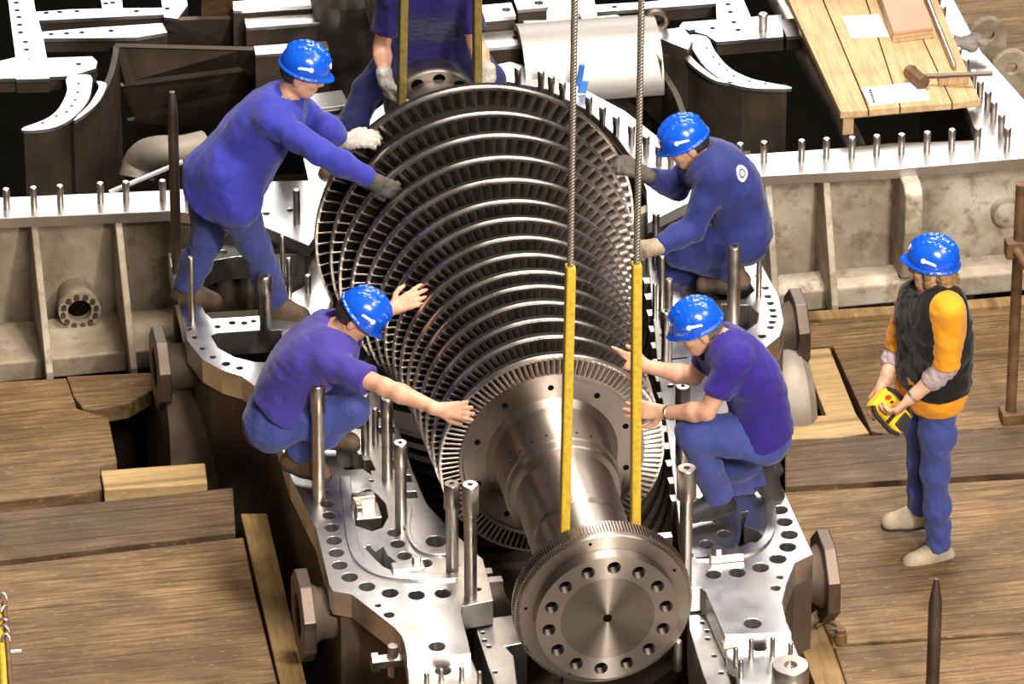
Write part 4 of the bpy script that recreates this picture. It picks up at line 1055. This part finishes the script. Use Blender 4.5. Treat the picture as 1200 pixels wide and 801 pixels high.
    # ---------------------------------------------------------------- clothing
    def sleeve(F, q, g, upto, k=.03):
        """upto: 0..1 to the elbow, 1..2 to the wrist"""
        e, w = J['el_' + q], J['wr_' + q]
        if upto <= 1:
            p = S[q].lerp(e, upto); F.chain([S[q], p], [.062 + g, .056 + g], k); F.cut(p, e - S[q], .10)
        else:
            p = e.lerp(w, upto - 1); F.chain([S[q], S[q].lerp(e, .5), e], [.062 + g, .058 + g, .052 + g], k)
            F.chain([e, e.lerp(p, .4), p], [.052 + g, .05 + g, .040 + g], .03); F.cut(p, w - e, .075)
        return F
    top = opt['top']
    G1 = Field(); torso(G1, .017 if top != 'jacket' else .022); shoulders(G1, .009 if top != 'jacket' else .014)
    up_ = (chest - pel).normalized()
    if top == 'jacket':
        hem = opt.get('hem', .10)
        for q in 'lr':
            G1.rc(pel.lerp(J['hip_' + q], .5), pel - up_ * hem + (J['hip_' + q] - pel) * .75, .13, .13, .05)
            sleeve(G1, q, .008, opt.get('slv', {}).get(q, 1.9))
        for a_, b_, ra_, rb_ in opt.get('flare', []): G1.rc(a_, b_, ra_, rb_, .06)
        G1.cut(pel - up_ * hem, -up_, .36)
        G1.rc(nk - up_ * .01, nk + (hc - nk).normalized() * .028, .072, .068, .02)
        G1.cut(nk + (hc - nk).normalized() * .035, hc - nk, .14)
    else:
        for q in 'lr': sleeve(G1, q, .012, opt.get('slv', {}).get(q, .62))
        for a_, b_, ra_, rb_ in opt.get('flare', []): G1.rc(a_, b_, ra_, rb_, .06)
        G1.cut(nk + (hc - nk).normalized() * .004, hc - nk, .12)
        G1.cut(pel + up_ * opt.get('hem', -.02), -up_, .32)
    top_o = G1.mesh(.0065, {'jacket': 'jacket', 'tee': 't_shirt'}[top], mats['top'], root, folds=(.005, .16) if top == 'jacket' else (.004, .14), seed=opt.get('seed', 1))
    T = Field()
    wb = pel + up_ * .03
    T.rc(pel - hl * .085 * opt.get('w', 1), pel + hl * .085 * opt.get('w', 1), .117 * opt.get('w', 1), .117 * opt.get('w', 1), .05)
    T.rc(wb - hl * .07 * opt.get('w', 1), wb + hl * .07 * opt.get('w', 1), .112 * opt.get('w', 1), .112 * opt.get('w', 1), .05)
    wb = wb.lerp(spine[4], .55); T.rc(wb - hl * .068 * opt.get('w', 1), wb + hl * .068 * opt.get('w', 1), .103 * opt.get('w', 1), .103 * opt.get('w', 1), .05)
    for q in 'lr':
        kn, an = J['kn_' + q], J['an_' + q]
        lg = opt.get('leg', 1); T.chain([J['hip_' + q], J['hip_' + q].lerp(kn, .5), kn], [.108 * lg, .095 * lg, .077 * lg], .045)
        p = kn.lerp(an, .99); T.chain([kn, kn.lerp(an, .5), p], [.076 * lg, .071 * lg, .068 * lg], .03); T.cut(p, an - kn, .095)
    tro = T.mesh(.0065, 'trousers', mats['trousers'], root, folds=(.0055, .15), seed=opt.get('seed', 1) + 5)
    for q in 'lr':
        an, to = J['an_' + q], J['toe_' + q]; up2 = J.get('shoe_up_' + q, V((0, 0, 1))); d = (to - an); d = (d - up2 * d.dot(up2)).normalized()
        sl = an - up2 * .055
        Sh = Field(); Sh.rc(an + up2 * .05, an - up2 * .02 - d * .015, .047, .045, .02)
        Sh.chain([sl - d * .045, sl + d * .05, sl + d * .145], [.040, .043, .040], .03)
        Sh.rc(an + d * .03 - up2 * .01, sl + d * .12 + up2 * .012, .040, .034, .03)
        Sh.cut(sl - up2 * .028, -up2); Sh.cut(an + up2 * .06, up2)
        sh = Sh.mesh(.006, 'shoe', mats['shoe'], root)
        So = Field(); So.chain([sl - up2 * .024 - d * .045, sl - up2 * .024 + d * .05, sl - up2 * .024 + d * .145], [.041, .045, .042], .03); So.cut(sl - up2 * .016, up2); So.cut(sl - up2 * .034, -up2)
        So.mesh(.006, 'sole', M['sole'], sh).matrix_parent_inverse = Matrix.Identity(4)
        if opt.get('laces'):
            sd2 = d.cross(up2)
            lc = MB()
            for i in range(4):
                c_ = sl + d * (.035 + .022 * i) + up2 * (.062 - .011 * i)
                lc.tube([c_ - sd2 * .026 - up2 * .012, c_ - sd2 * .012 + up2 * .002, c_ + sd2 * .012 + up2 * .002, c_ + sd2 * .026 - up2 * .012], .0035, 6)
            lo_ = lc.build('laces', M['white_mark'], sh, smooth=60)
    for q in opt.get('gloves', {}):
        Gv = Field(); hd_, hn, sd_, cu, spr, th = J['hand_' + q]; w = J['wr_' + q]
        hand(Gv, w, hd_, hn, sd_, cu, spr, th, opt.get('hs', 1.05)); d = V(hd_).normalized()
        Gv.rc(w - (w - J['el_' + q]).normalized() * .045, w + d * .02, .036, .032, .02)
        Gv.cut(w - (w - J['el_' + q]).normalized() * .05, J['el_' + q] - w, .08)
        Gv.mesh(.0055, 'glove', M[opt['gloves'][q]], root, folds=(.002, .03), grow=.004)
    return root, dict(top=top_o, trousers=tro, up=up_, lat=lat, spine=spine, hc=hc, f=f, u=u, sd=sd)

def cloth(name, c, rough=.75, dirt=None, weave=True):
    m = N(name); v = m.coord(); f = m.noise(v, 5, 6, .6)
    lo = tuple(x * .86 for x in c); hi = tuple(min(1, x * 1.10) for x in c)
    col = m.ramp(f, [(.3, lo), (.7, hi)])
    if dirt: col = m.mix(m.mrange(m.noise(v, 3.1, 5, .6), .52, .75, 0, .6), col, dirt)
    m.bump(m.noise(m.coord((1, 1, .5), (.4, .3, .2)), 13, 4), .28, .02)
    return m.set(Base_Color=col, Roughness=rough, Specular_IOR_Level=.2, Sheen_Weight=.15)
M['skin'] = N('skin'); _v = M['skin'].coord(); _f = M['skin'].noise(_v, 14, 5)
M['skin'] = M['skin'].set(Base_Color=M['skin'].ramp(_f, [(.3, (.50, .25, .155)), (.7, (.66, .37, .25))]), Roughness=.5, Subsurface_Weight=.08, Subsurface_Radius=[.012, .005, .003])
M['eye_white'] = plain('eye_white', (.75, .72, .68), .3, var=.02)
M['hair_dark'] = plain('dark_hair', (.03, .02, .014), .6, var=.4, scale=60)
M['hair_grey'] = plain('greying_hair', (.14, .11, .09), .65, var=.4, scale=60)
M['hair_blond'] = plain('fair_hair', (.30, .17, .07), .55, var=.45, scale=45, bump=.6)
def helmet_mat():
    m = N('blue_helmet_plastic'); v = m.coord(); f = m.noise(v, 26, 4, .6)
    c = m.mix(m.mrange(f, .64, .72, 0, .55), (.004, .085, .62), (.25, .4, .75))
    return m.set(Base_Color=c, Roughness=.22, Specular_IOR_Level=.6, Coat_Weight=.4, Coat_Roughness=.1)
M['helmet'] = helmet_mat()
M['white_mark'] = plain('white_print', (.85, .86, .88), .5, var=.02)
M['sole'] = plain('dark_rubber_sole', (.025, .02, .018), .8)
M['shoe_brown'] = plain('worn_brown_leather', (.12, .075, .045), .65, var=.35, scale=12, bump=.2)
M['shoe_black'] = plain('black_work_boot', (.022, .018, .017), .6, var=.3, scale=12, bump=.2)
M['shoe_grey'] = plain('grey_beige_trainer', (.36, .29, .2), .7, var=.3, scale=14, bump=.2)
M['glove_white'] = plain('soiled_white_glove', (.42, .385, .345), .85, var=.2, scale=18, bump=.4)
M['glove_beige'] = plain('beige_work_glove', (.33, .25, .18), .85, var=.25, scale=18, bump=.4)
M['glove_dark'] = plain('dark_work_glove', (.09, .075, .065), .85, var=.35, scale=18, bump=.4)
M['cl_blue'] = cloth('blue_work_jacket', (.036, .040, .33), dirt=(.06, .055, .2))
M['cl_navy'] = cloth('navy_work_jacket', (.022, .030, .16))
M['cl_violet'] = cloth('violet_blue_t_shirt', (.050, .034, .24), .8)
M['cl_deep'] = cloth('deep_violet_t_shirt', (.028, .014, .19), .8)
M['cl_dark'] = cloth('dark_navy_cotton', (.016, .018, .085), .8)
M['cl_trouser'] = cloth('blue_work_trousers', (.046, .062, .235), dirt=(.03, .03, .10))
M['cl_trouser_dark'] = cloth('dark_blue_work_trousers', (.018, .024, .12))
M['cl_orange'] = cloth('orange_t_shirt', (.72, .28, .012), .8)
M['cl_vest'] = cloth('black_vest', (.007, .0055, .006), .8)
M['cl_grey'] = cloth('mauve_grey_sleeve', (.36, .27, .29), .85)
M['cl_dark_tee'] = cloth('dark_navy_t_shirt', (.018, .014, .12), .8)
M['yellow_plastic'] = plain('yellow_plastic', (.80, .47, .02), .4, var=.08)
M['black_plastic'] = plain('black_plastic', (.015, .014, .013), .5)
M['red_plastic'] = plain('red_plastic', (.6, .03, .02), .4)
M['grey_print'] = plain('pale_grey_print', (.55, .53, .55), .7)
# ------------------------------------------------------------------ the six people
def mk(base_px, z):
    b = P(*base_px, z)
    def J(px, py, hy=0.0):
        d = ray(px, py); t = ((b + FH * hy) - CAM).dot(FH) / d.dot(FH); return CAM + d * t
    return b, J
def sdir(x, y, away):      # direction: right, up in the upright plane facing the camera, away from it
    return (rt * x + V((0, 0, 1)) * y + FH * away).normalized()
def report(n, J):
    for q in 'lr':
        print(n, q, 'upper %.2f fore %.2f thigh %.2f shin %.2f torso %.2f' % ((J['sh_' + q] - J['el_' + q]).length, (J['el_' + q] - J['wr_' + q]).length, (J['hip_' + q] - J['kn_' + q]).length, (J['kn_' + q] - J['an_' + q]).length, (J['sh_' + q] - J['hip_' + q]).length),
              'an z %.2f hip z %.2f' % (J['an_' + q].z, J['hip_' + q].z), 'neck-head %.2f' % (J['head'] - J['neck']).length)
def on_rotor(px, py, off=.03):
    """point on the ray just in front of the first blade row it meets"""
    d = ray(px, py)
    for y, R in zip(YK, RK):
        p_ = CAM + d * ((y - .03 - CAM.y) / d.y); r = math.hypot(p_.x - AX, p_.z - AZ)
        if R - .11 < r < R + .012: return p_ - d * off
    return None
RELAX = (.25, .3, .25)
# 1 --- bending worker, upper left
b, j = mk((322, 366), .5)
p = dict(base=b, hip_r=j(262, 214, -.10), hip_l=j(250, 208, .10), kn_r=j(298, 287, -.10), kn_l=j(242, 280, .14), an_r=j(322, 352, .0), an_l=j(219, 336, .17), toe_r=j(352, 360, -.05), toe_l=j(252, 346, .12),
         sh_r=j(318, 143, -.19), sh_l=j(338, 122, .17), el_r=j(375, 182, -.24), el_l=j(383, 150, .16), wr_r=j(438, 212, -.16), wr_l=j(404, 161, .30), neck=j(337, 112, -.01), head=j(355, 84, -.02),
         face=sdir(.93, -.30, -.16), headup=sdir(.25, .95, 0), bow=sdir(-.25, 1, 0) * .05,
         hand_r=(sdir(.75, -.55, .2), sdir(.2, -.5, .9), -1, (.25, .35, .3), .1, .5), hand_l=(sdir(.9, .05, .2), sdir(.1, -.8, .6), 1, (.3, .3, .3), .1, .5))
p['wr_r'] = on_rotor(457, 224, .05) + (p['wr_r'] - j(457, 224, -.16)) * 1.0
p['el_r'] = j(378, 180, -.42); p['sh_r'] = j(321, 143, -.22)
p['wr_l'] = on_rotor(425, 166, .05) + rt * -.085
p['el_l'] = j(383, 150, .0)
person('person in blue jacket bending over the rotor beside the tapered guide pin', p, dict(top=M['cl_blue'], trousers=M['cl_trouser'], shoe=M['shoe_brown']), dict(top='jacket', gloves={'r': 'glove_dark', 'l': 'glove_white'}, seed=1, flare=[(j(268, 200, -.12), j(276, 236, -.15), .135, .128), (j(310, 165, 0), j(286, 232, .03), .12, .075), (j(310, 165, -.1), j(278, 230, -.10), .10, .075), (j(300, 165, -.05), j(240, 200, -.02), .12, .11)], slv={'r': 1.88, 'l': 1.75}, hem=.11))
# 2 --- crouching worker, front left
b, j = mk((345, 556), .5)
p = dict(base=b, hip_r=j(316, 498, -.08), hip_l=j(322, 482, .11), kn_r=j(412, 480, -.10), kn_l=j(414, 446, .20), an_r=j(347, 532, -.03), an_l=j(378, 500, .22), toe_r=j(377, 546, -.10), toe_l=j(408, 510, .18),
         sh_r=j(385, 428, -.16), sh_l=j(398, 382, .17), el_r=j(447, 456, -.22), el_l=j(440, 385, .22), wr_r=j(514, 481, -.08), wr_l=j(462, 359, .32), neck=j(397, 392, .0), head=j(419, 370, .0),
         face=sdir(.72, -.66, -.10), headup=sdir(.55, .8, 0), bow=sdir(-.5, .9, 0) * .07,
         hand_r=(sdir(.95, -.15, .15), sdir(.1, -.5, .85), -1, (.3, .35, .3), .16, .5), hand_l=(sdir(.85, .3, .3), sdir(.4, -.4, .7), 1, (.15, .25, .2), .22, .9))
h_ = on_rotor(535, 486, .06); p['wr_r'] = h_ - rt * .08 + V((0, 0, .03))
p['el_r'] = j(450, 453, -.38); p['sh_r'] = j(387, 426, -.20)
h_ = on_rotor(474, 352, .26); p['wr_l'] = h_ + (j(459, 362, 0) - j(474, 352, 0))
p['el_l'] = p['sh_l'].lerp(p['wr_l'], .48) - V((0, 0, .03))
person('person in violet blue t-shirt crouching with both bare arms stretched out to the blades', p, dict(top=M['cl_violet'], trousers=M['cl_trouser'], shoe=M['shoe_brown']), dict(top='tee', seed=2, hem=.115, slv={'r': .72, 'l': .6}, w=1.05, htilt=.1))
# 3 --- squatting worker in a jacket, rear right
b, j = mk((862, 334), .5)
p = dict(base=b, hip_l=j(872, 282, -.08), hip_r=j(868, 272, .10), kn_l=j(797, 294, -.12), kn_r=j(790, 318, .10), an_l=j(860, 318, -.05), an_r=j(858, 322, .12), toe_l=j(830, 332, -.10), toe_r=j(850, 330, .1),
         sh_l=j(838, 203, -.18), sh_r=j(818, 188, .17), el_l=j(812, 268, -.22), el_r=j(793, 219, .24), wr_l=j(764, 284, -.08), wr_r=j(757, 215, .28), neck=j(826, 184, -.0), head=j(805, 168, .0),
         face=sdir(-.90, -.42, -.14), headup=sdir(-.3, .9, 0), bow=sdir(.45, .8, 0) * .09,
         hand_l=(sdir(-.9, -.1, .2), sdir(-.2, -.3, .9), 1, (.35, .45, .3), .1, .5), hand_r=(sdir(-.8, .35, .1), sdir(-.3, -.7, .5), -1, (.35, .4, .3), .12, .5))
p['toe_l'] = p['an_l'] + sdir(-.9, -.3, -.1) * .12; p['toe_r'] = p['an_r'] + sdir(-.9, -.3, .1) * .12
h_ = on_rotor(734, 204, .05); p['wr_r'] = h_ + rt * .085
h_ = on_rotor(746, 291, .06); p['wr_l'] = h_ + rt * .075
r3, i3 = person('person in navy jacket with a round back print squatting beside the rotor', p, dict(top=M['cl_navy'], trousers=M['cl_trouser_dark'], shoe=M['shoe_brown']), dict(top='jacket', gloves={'l': 'glove_beige', 'r': 'glove_dark'}, seed=3, slv={'l': 1.85, 'r': 1.8}, hem=.0))
# 4 --- kneeling worker, front right
b, j = mk((842, 604), .5)
p = dict(base=b, hip_l=j(896, 514, -.08), hip_r=j(888, 508, .11), kn_l=j(812, 507, -.12), kn_r=j(846, 566, .24), an_l=j(843, 582, -.03), an_r=j(900, 552, .17), toe_l=j(812, 596, -.08), toe_r=j(902, 574, .12),
         sh_l=j(861, 420, -.17), sh_r=j(840, 406, .16), el_l=j(828, 482, -.22), el_r=j(812, 441, .18), wr_l=j(780, 483, -.10), wr_r=j(758, 429, .20), neck=j(845, 400, .0), head=j(819, 384, .0),
         face=sdir(-.92, -.36, -.14), headup=sdir(-.3, .9, 0), bow=sdir(.6, .6, 0) * .07,
         hand_l=(sdir(-.95, .05, .15), sdir(-.3, -.25, .85), 1, (.12, .15, .12), .16, 1.1), hand_r=(sdir(-.9, .15, .2), sdir(-.3, -.3, .85), -1, (.2, .2, .15), .12, .5))
p['shoe_up_r'] = sdir(.75, .55, 0)
p['toe_r'] = p['an_r'] + sdir(.35, -.9, 0) * .12
r4, i4 = person('person in violet t-shirt kneeling on one knee with hands at the front disc', p, dict(top=M['cl_deep'], trousers=M['cl_trouser'], shoe=M['shoe_black']), dict(top='tee', seed=4, hem=.03, slv={'l': .66, 'r': .6}, hair='hair_grey'))
w = p['wr_l']; e = p['el_l']; d = (w - e).normalized()
wb = MB(); wb.lathe([(.031, -.008), (.034, -.006), (.034, .006), (.031, .008)], w - d * .012, d, 20); o = wb.build('wrist_watch', M['silver'], r4, smooth=40)
# 5 --- standing woman with the crane remote
b, j = mk((1096, 650), 0)
p = dict(base=b, hip_l=j(1100, 462, -.03), hip_r=j(1083, 455, .12), kn_l=j(1096, 552, -.03), kn_r=j(1080, 545, .14), an_l=j(1100, 641, -.01), an_r=j(1078, 597, .17), toe_l=j(1072, 656, -.05), toe_r=j(1045, 604, .15),
         sh_l=j(1112, 364, -.12), sh_r=j(1070, 352, .19), el_l=j(1109, 430, -.14), el_r=j(1050, 412, .20), wr_l=j(1068, 466, -.17), wr_r=j(1036, 447, .06), neck=j(1092, 345, .04), head=j(1093, 311, .05),
         face=sdir(-.96, -.04, .20), headup=sdir(-.05, 1, 0), bow=sdir(.3, 0, 0) * .02,
         hand_l=(sdir(-.6, -.65, -.05), sdir(-.6, .35, .5), 1, (.5, .55, .4), .05, .6), hand_r=(sdir(-.5, -.75, -.2), sdir(.55, -.3, -.4), 1, (.35, .4, .3), .08, .6))
r5, i5 = person('person in black vest and orange t-shirt standing with a yellow crane remote', p, dict(top=M['cl_orange'], trousers=M['cl_trouser'], shoe=M['shoe_grey']), dict(top='tee', seed=5, slv={'l': .98, 'r': .9}, hair='hair_blond', long=True, head_s=.98, htilt=-.12, w=.93, hem=-.04, leg=.86, laces=True, flare=[((p['hip_l'] * .85 + p['hip_r'] * .15) + V((0, 0, z_)), (p['hip_r'] * .85 + p['hip_l'] * .15) + V((0, 0, z_)), .114, .114) for z_ in (-.02, .05)]))
# grey undersleeves
for q in 'lr':
    U = Field(); e, w = p['el_' + q], p['wr_' + q]; s_ = p['sh_' + q]
    a = s_.lerp(e, .85); c = e.lerp(w, .55); U.chain([a, e, e.lerp(w, .3), c], [.05, .05, .052, .044], .02); U.cut(c, w - e, .07); U.cut(a, s_ - e, .07)
    U.mesh(.006, 'undersleeve', M['cl_grey'], r5, folds=(.004, .05), seed=8)
Vt = Field(); pel = (p['hip_l'] + p['hip_r']) / 2; chest = (p['sh_l'] + p['sh_r']) / 2
for i, c in enumerate(i5['spine']):
    t = i / (len(i5['spine']) - 1); hw = .083 * .95; r = (.122, .122, .120, .118, .12, .122, .124, .118, .10)[min(8, int(t * 8.99))]
    a = i5['lat']; Vt.rc(c - a * hw, c + a * hw, r + .011, r + .011, .05)
for q in 'lr': Vt.rc(p['neck'].lerp(p['sh_' + q], .35), p['neck'].lerp(p['sh_' + q], .85), .068, .072, .04)
dd = (chest - pel).normalized()
Vt.cut(pel + dd * .07, -dd); Vt.cut(p['neck'] + V((0, 0, .005)), p['head'] - p['neck'], .12)
for q in 'lr':
    ax = (p['sh_' + q] - chest).normalized(); Vt.cut(p['sh_' + q].lerp(chest, .12), ax, .17)
vest = Vt.mesh(.0065, 'vest', M['cl_vest'], r5, folds=(.006, .12), seed=9)
fwd5 = i5['lat'].cross(dd); fwd5 = fwd5 if fwd5.dot(sdir(-1, 0, 0)) > 0 else -fwd5
w = p['wr_l']; e = p['el_l']; d = (w - e).normalized()
MB().lathe([(.030, -.009), (.034, -.006), (.034, .006), (.030, .009)], w - d * .01, d, 20).build('wrist_watch', M['silver'], r5, smooth=40)
# remote: held between the two hands
c = j(1042, 482, -.08)
rm_ = thing('crane_remote', 'yellow crane remote control with black side grips held by the woman in the black vest', 'remote control', c)
X = (rt * .62 - V((0, 0, 1)) * .75 - FH * .1).normalized(); Yv = (FH * .55 + rt * .25 + V((0, 0, .55))); Yv = (Yv - X * Yv.dot(X)).normalized(); Zv = X.cross(Yv)
Rr = mat3(X, Yv, Zv)
if (Rr @ V((0, 0, 1))).dot(fw) > 0: Rr = mat3(X, -Yv, -Zv)
MB().box(c, (.20, .12, .075), Rr).build('remote_body', M['yellow_plastic'], rm_, bevel=.014)
MB().box(c + Rr @ V((-.055, 0, .036)), (.07, .09, .012), Rr).build('control_panel', M['yellow_plastic'], rm_, bevel=.003)
for s_ in (-1, 1): MB().tube([c + Rr @ V((x, s_ * y, .03)) for x, y in ((-.095, .055), (-.05, .078), (.05, .078), (.095, .055))], .011, 10).build('side_grip', M['black_plastic'], rm_, smooth=60)
MB().box(c + Rr @ V((.012, 0, .039)), (.018, .122, .008), Rr).build('panel_strap', M['black_plastic'], rm_)
MB().box(c + Rr @ V((.07, 0, .042)), (.05, .08, .018), Rr).build('control_panel', M['black_plastic'], rm_, bevel=.004)
MB().cyl(c + Rr @ V((-.07, .02, .036)), c + Rr @ V((-.07, .02, .062)), .012, seg=14).build('stop_button', M['red_plastic'], rm_, smooth=40)
for x, y in ((-.04, -.025), (-.04, .02), (-.07, -.025)): MB().cyl(c + Rr @ V((x, y, .036)), c + Rr @ V((x, y, .055)), .007, seg=10).build('switch', M['black_plastic'], rm_)
# 6 --- worker straddling the rear of the shaft, head above the frame
b, j = mk((396, 196), .65)
p = dict(base=b, hip_r=j(484, 58, .50), hip_l=j(530, 56, .50), kn_r=j(432, 104, .28), kn_l=j(572, 92, .34), an_r=j(398, 178, .06), an_l=j(590, 160, .38), toe_r=j(374, 196, .0), toe_l=j(578, 160, .0),
         sh_r=j(459, -4, .20), sh_l=j(545, -6, .20), el_r=j(447, 55, .16), el_l=j(557, 50, .16), wr_r=j(451, 92, .03), wr_l=j(573, 88, .06), neck=j(503, -24, .18), head=j(506, -58, .08),
         face=sdir(.05, -.55, -.85), headup=sdir(0, .85, -.5), bow=sdir(0, .2, .9) * .05,
         hand_r=(sdir(.25, -.95, -.1), sdir(.7, .0, .4), 1, (.45, .5, .4), .08, .5), hand_l=(sdir(-.1, -.95, -.1), sdir(-.7, .0, .4), -1, (.45, .5, .4), .08, .5))
p['toe_r'] = p['an_r'] + sdir(-.4, -.35, -.8) * .13; p['toe_l'] = p['an_l'] + sdir(.3, -.2, -.8) * .12
person('person in dark navy t-shirt straddling the rear coupling, holding a sling with a white glove', p, dict(top=M['cl_dark_tee'], trousers=M['cl_dark'], shoe=M['shoe_brown']), dict(top='tee', gloves={'r': 'glove_white', 'l': 'glove_white'}, seed=6, hem=.10, slv={'r': .72, 'l': .72}))
# round white print on the back of the squatting worker's jacket
from mathutils.bvhtree import BVHTree
me = i3['top'].data; bv = BVHTree.FromPolygons([v.co for v in me.vertices], [tuple(q.vertices) for q in me.polygons])
cen = P(870, 203, .5)
def onto(px, py):
    h = bv.ray_cast(CAM, ray(px, py).normalized()); return h[0], h[1]
mb = MB(); ok = True
c0, nrm = onto(869.5, 203)
if c0 is not None:
    ex = nrm.cross(V((0, 0, 1))).normalized(); ey = ex.cross(nrm).normalized(); rings = []
    for rr_ in (.0, .014, .020, .038):
        for i in range(20):
            a = 2 * PI * i / 20; q = c0 + ex * rr_ * math.cos(a) + ey * rr_ * 1.15 * math.sin(a)
            hp_ = bv.find_nearest(q); rings.append(hp_[0] + hp_[1] * .003)
    mb.add(rings, [(i, (i + 1) % 20, 20 + (i + 1) % 20, 20 + i) for i in range(20)] + [(40 + i, 40 + (i + 1) % 20, 60 + (i + 1) % 20, 60 + i) for i in range(20)])
    o = mb.build('back_print', M['grey_print'], i3['top']); o.matrix_parent_inverse = Matrix.Identity(4)
    sm = o.modifiers.new('thick', 'SOLIDIFY'); sm.thickness = .002; sm.offset = 0
# ------------------------------------------------------------------ light and camera
def area(name, loc, target, sx, sy, power, color):
    L = bpy.data.lights.new(name, 'AREA'); L.shape = 'RECTANGLE'; L.size = sx; L.size_y = sy; L.energy = power; L.color = color
    o = bpy.data.objects.new(name, L); link(o); o.location = loc
    o.rotation_euler = (Vector(target) - Vector(loc)).to_track_quat('-Z', 'Y').to_euler(); return o
area('added_back_light', (6, 24, 14), (0, 0, .5), 16, 7, 2900, (1, .97, .94))  # unseen area light added for white reflections on the flange tops
area('added_lamp', (1.5, 1.0, 12), (.2, .3, .5), 4, 3, 1900, (1, .93, .82))  # added overhead light, whitens the blade faces on the right
area('added_lamp', (1.5, -21.5, 18.0), (0, .5, .5), 8, 3, 4700, (1, .92, .80))  # added soft fill from above the camera
area('added_lamp', (9, -9, 12), (0.5, .5, .5), 5, 4, 900, (1, .94, .86))  # added area light, out of view on the right
area('added_lamp', (3.2, -14, 9.6), (0.05, -1, .8), 1.0, 1.0, 1800, (1, .95, .88))  # small light added to draw highlight fans on the disc
W = bpy.data.worlds.new('hall'); bpy.context.scene.world = W; W.use_nodes = True
nt = W.node_tree; bg = nt.nodes['Background']
tc = nt.nodes.new('ShaderNodeTexCoord'); sp = nt.nodes.new('ShaderNodeSeparateXYZ'); nt.links.new(tc.outputs['Generated'], sp.inputs[0])
rp = nt.nodes.new('ShaderNodeValToRGB'); nt.links.new(sp.outputs['Z'], rp.inputs[0])
e = rp.color_ramp.elements; e[0].position = 0; e[0].color = (.09, .07, .055, 1); e[1].position = .9; e[1].color = (.42, .38, .34, 1)
nt.links.new(rp.outputs[0], bg.inputs[0]); bg.inputs[1].default_value = .32
cam = bpy.data.cameras.new('camera'); co = bpy.data.objects.new('camera', cam); link(co)
co.matrix_world = Matrix(((rt.x, upv.x, -fw.x, CAM.x), (rt.y, upv.y, -fw.y, CAM.y), (rt.z, upv.z, -fw.z, CAM.z), (0, 0, 0, 1)))
cam.sensor_width = 36; cam.lens = FPX / 1200 * 36; cam.clip_end = 300
sc = bpy.context.scene; sc.camera = co
sc.view_settings.view_transform = 'Standard'; sc.view_settings.look = 'None'
sc.view_settings.exposure = 0; sc.view_settings.gamma = 1; sc.view_settings.use_curve_mapping = False
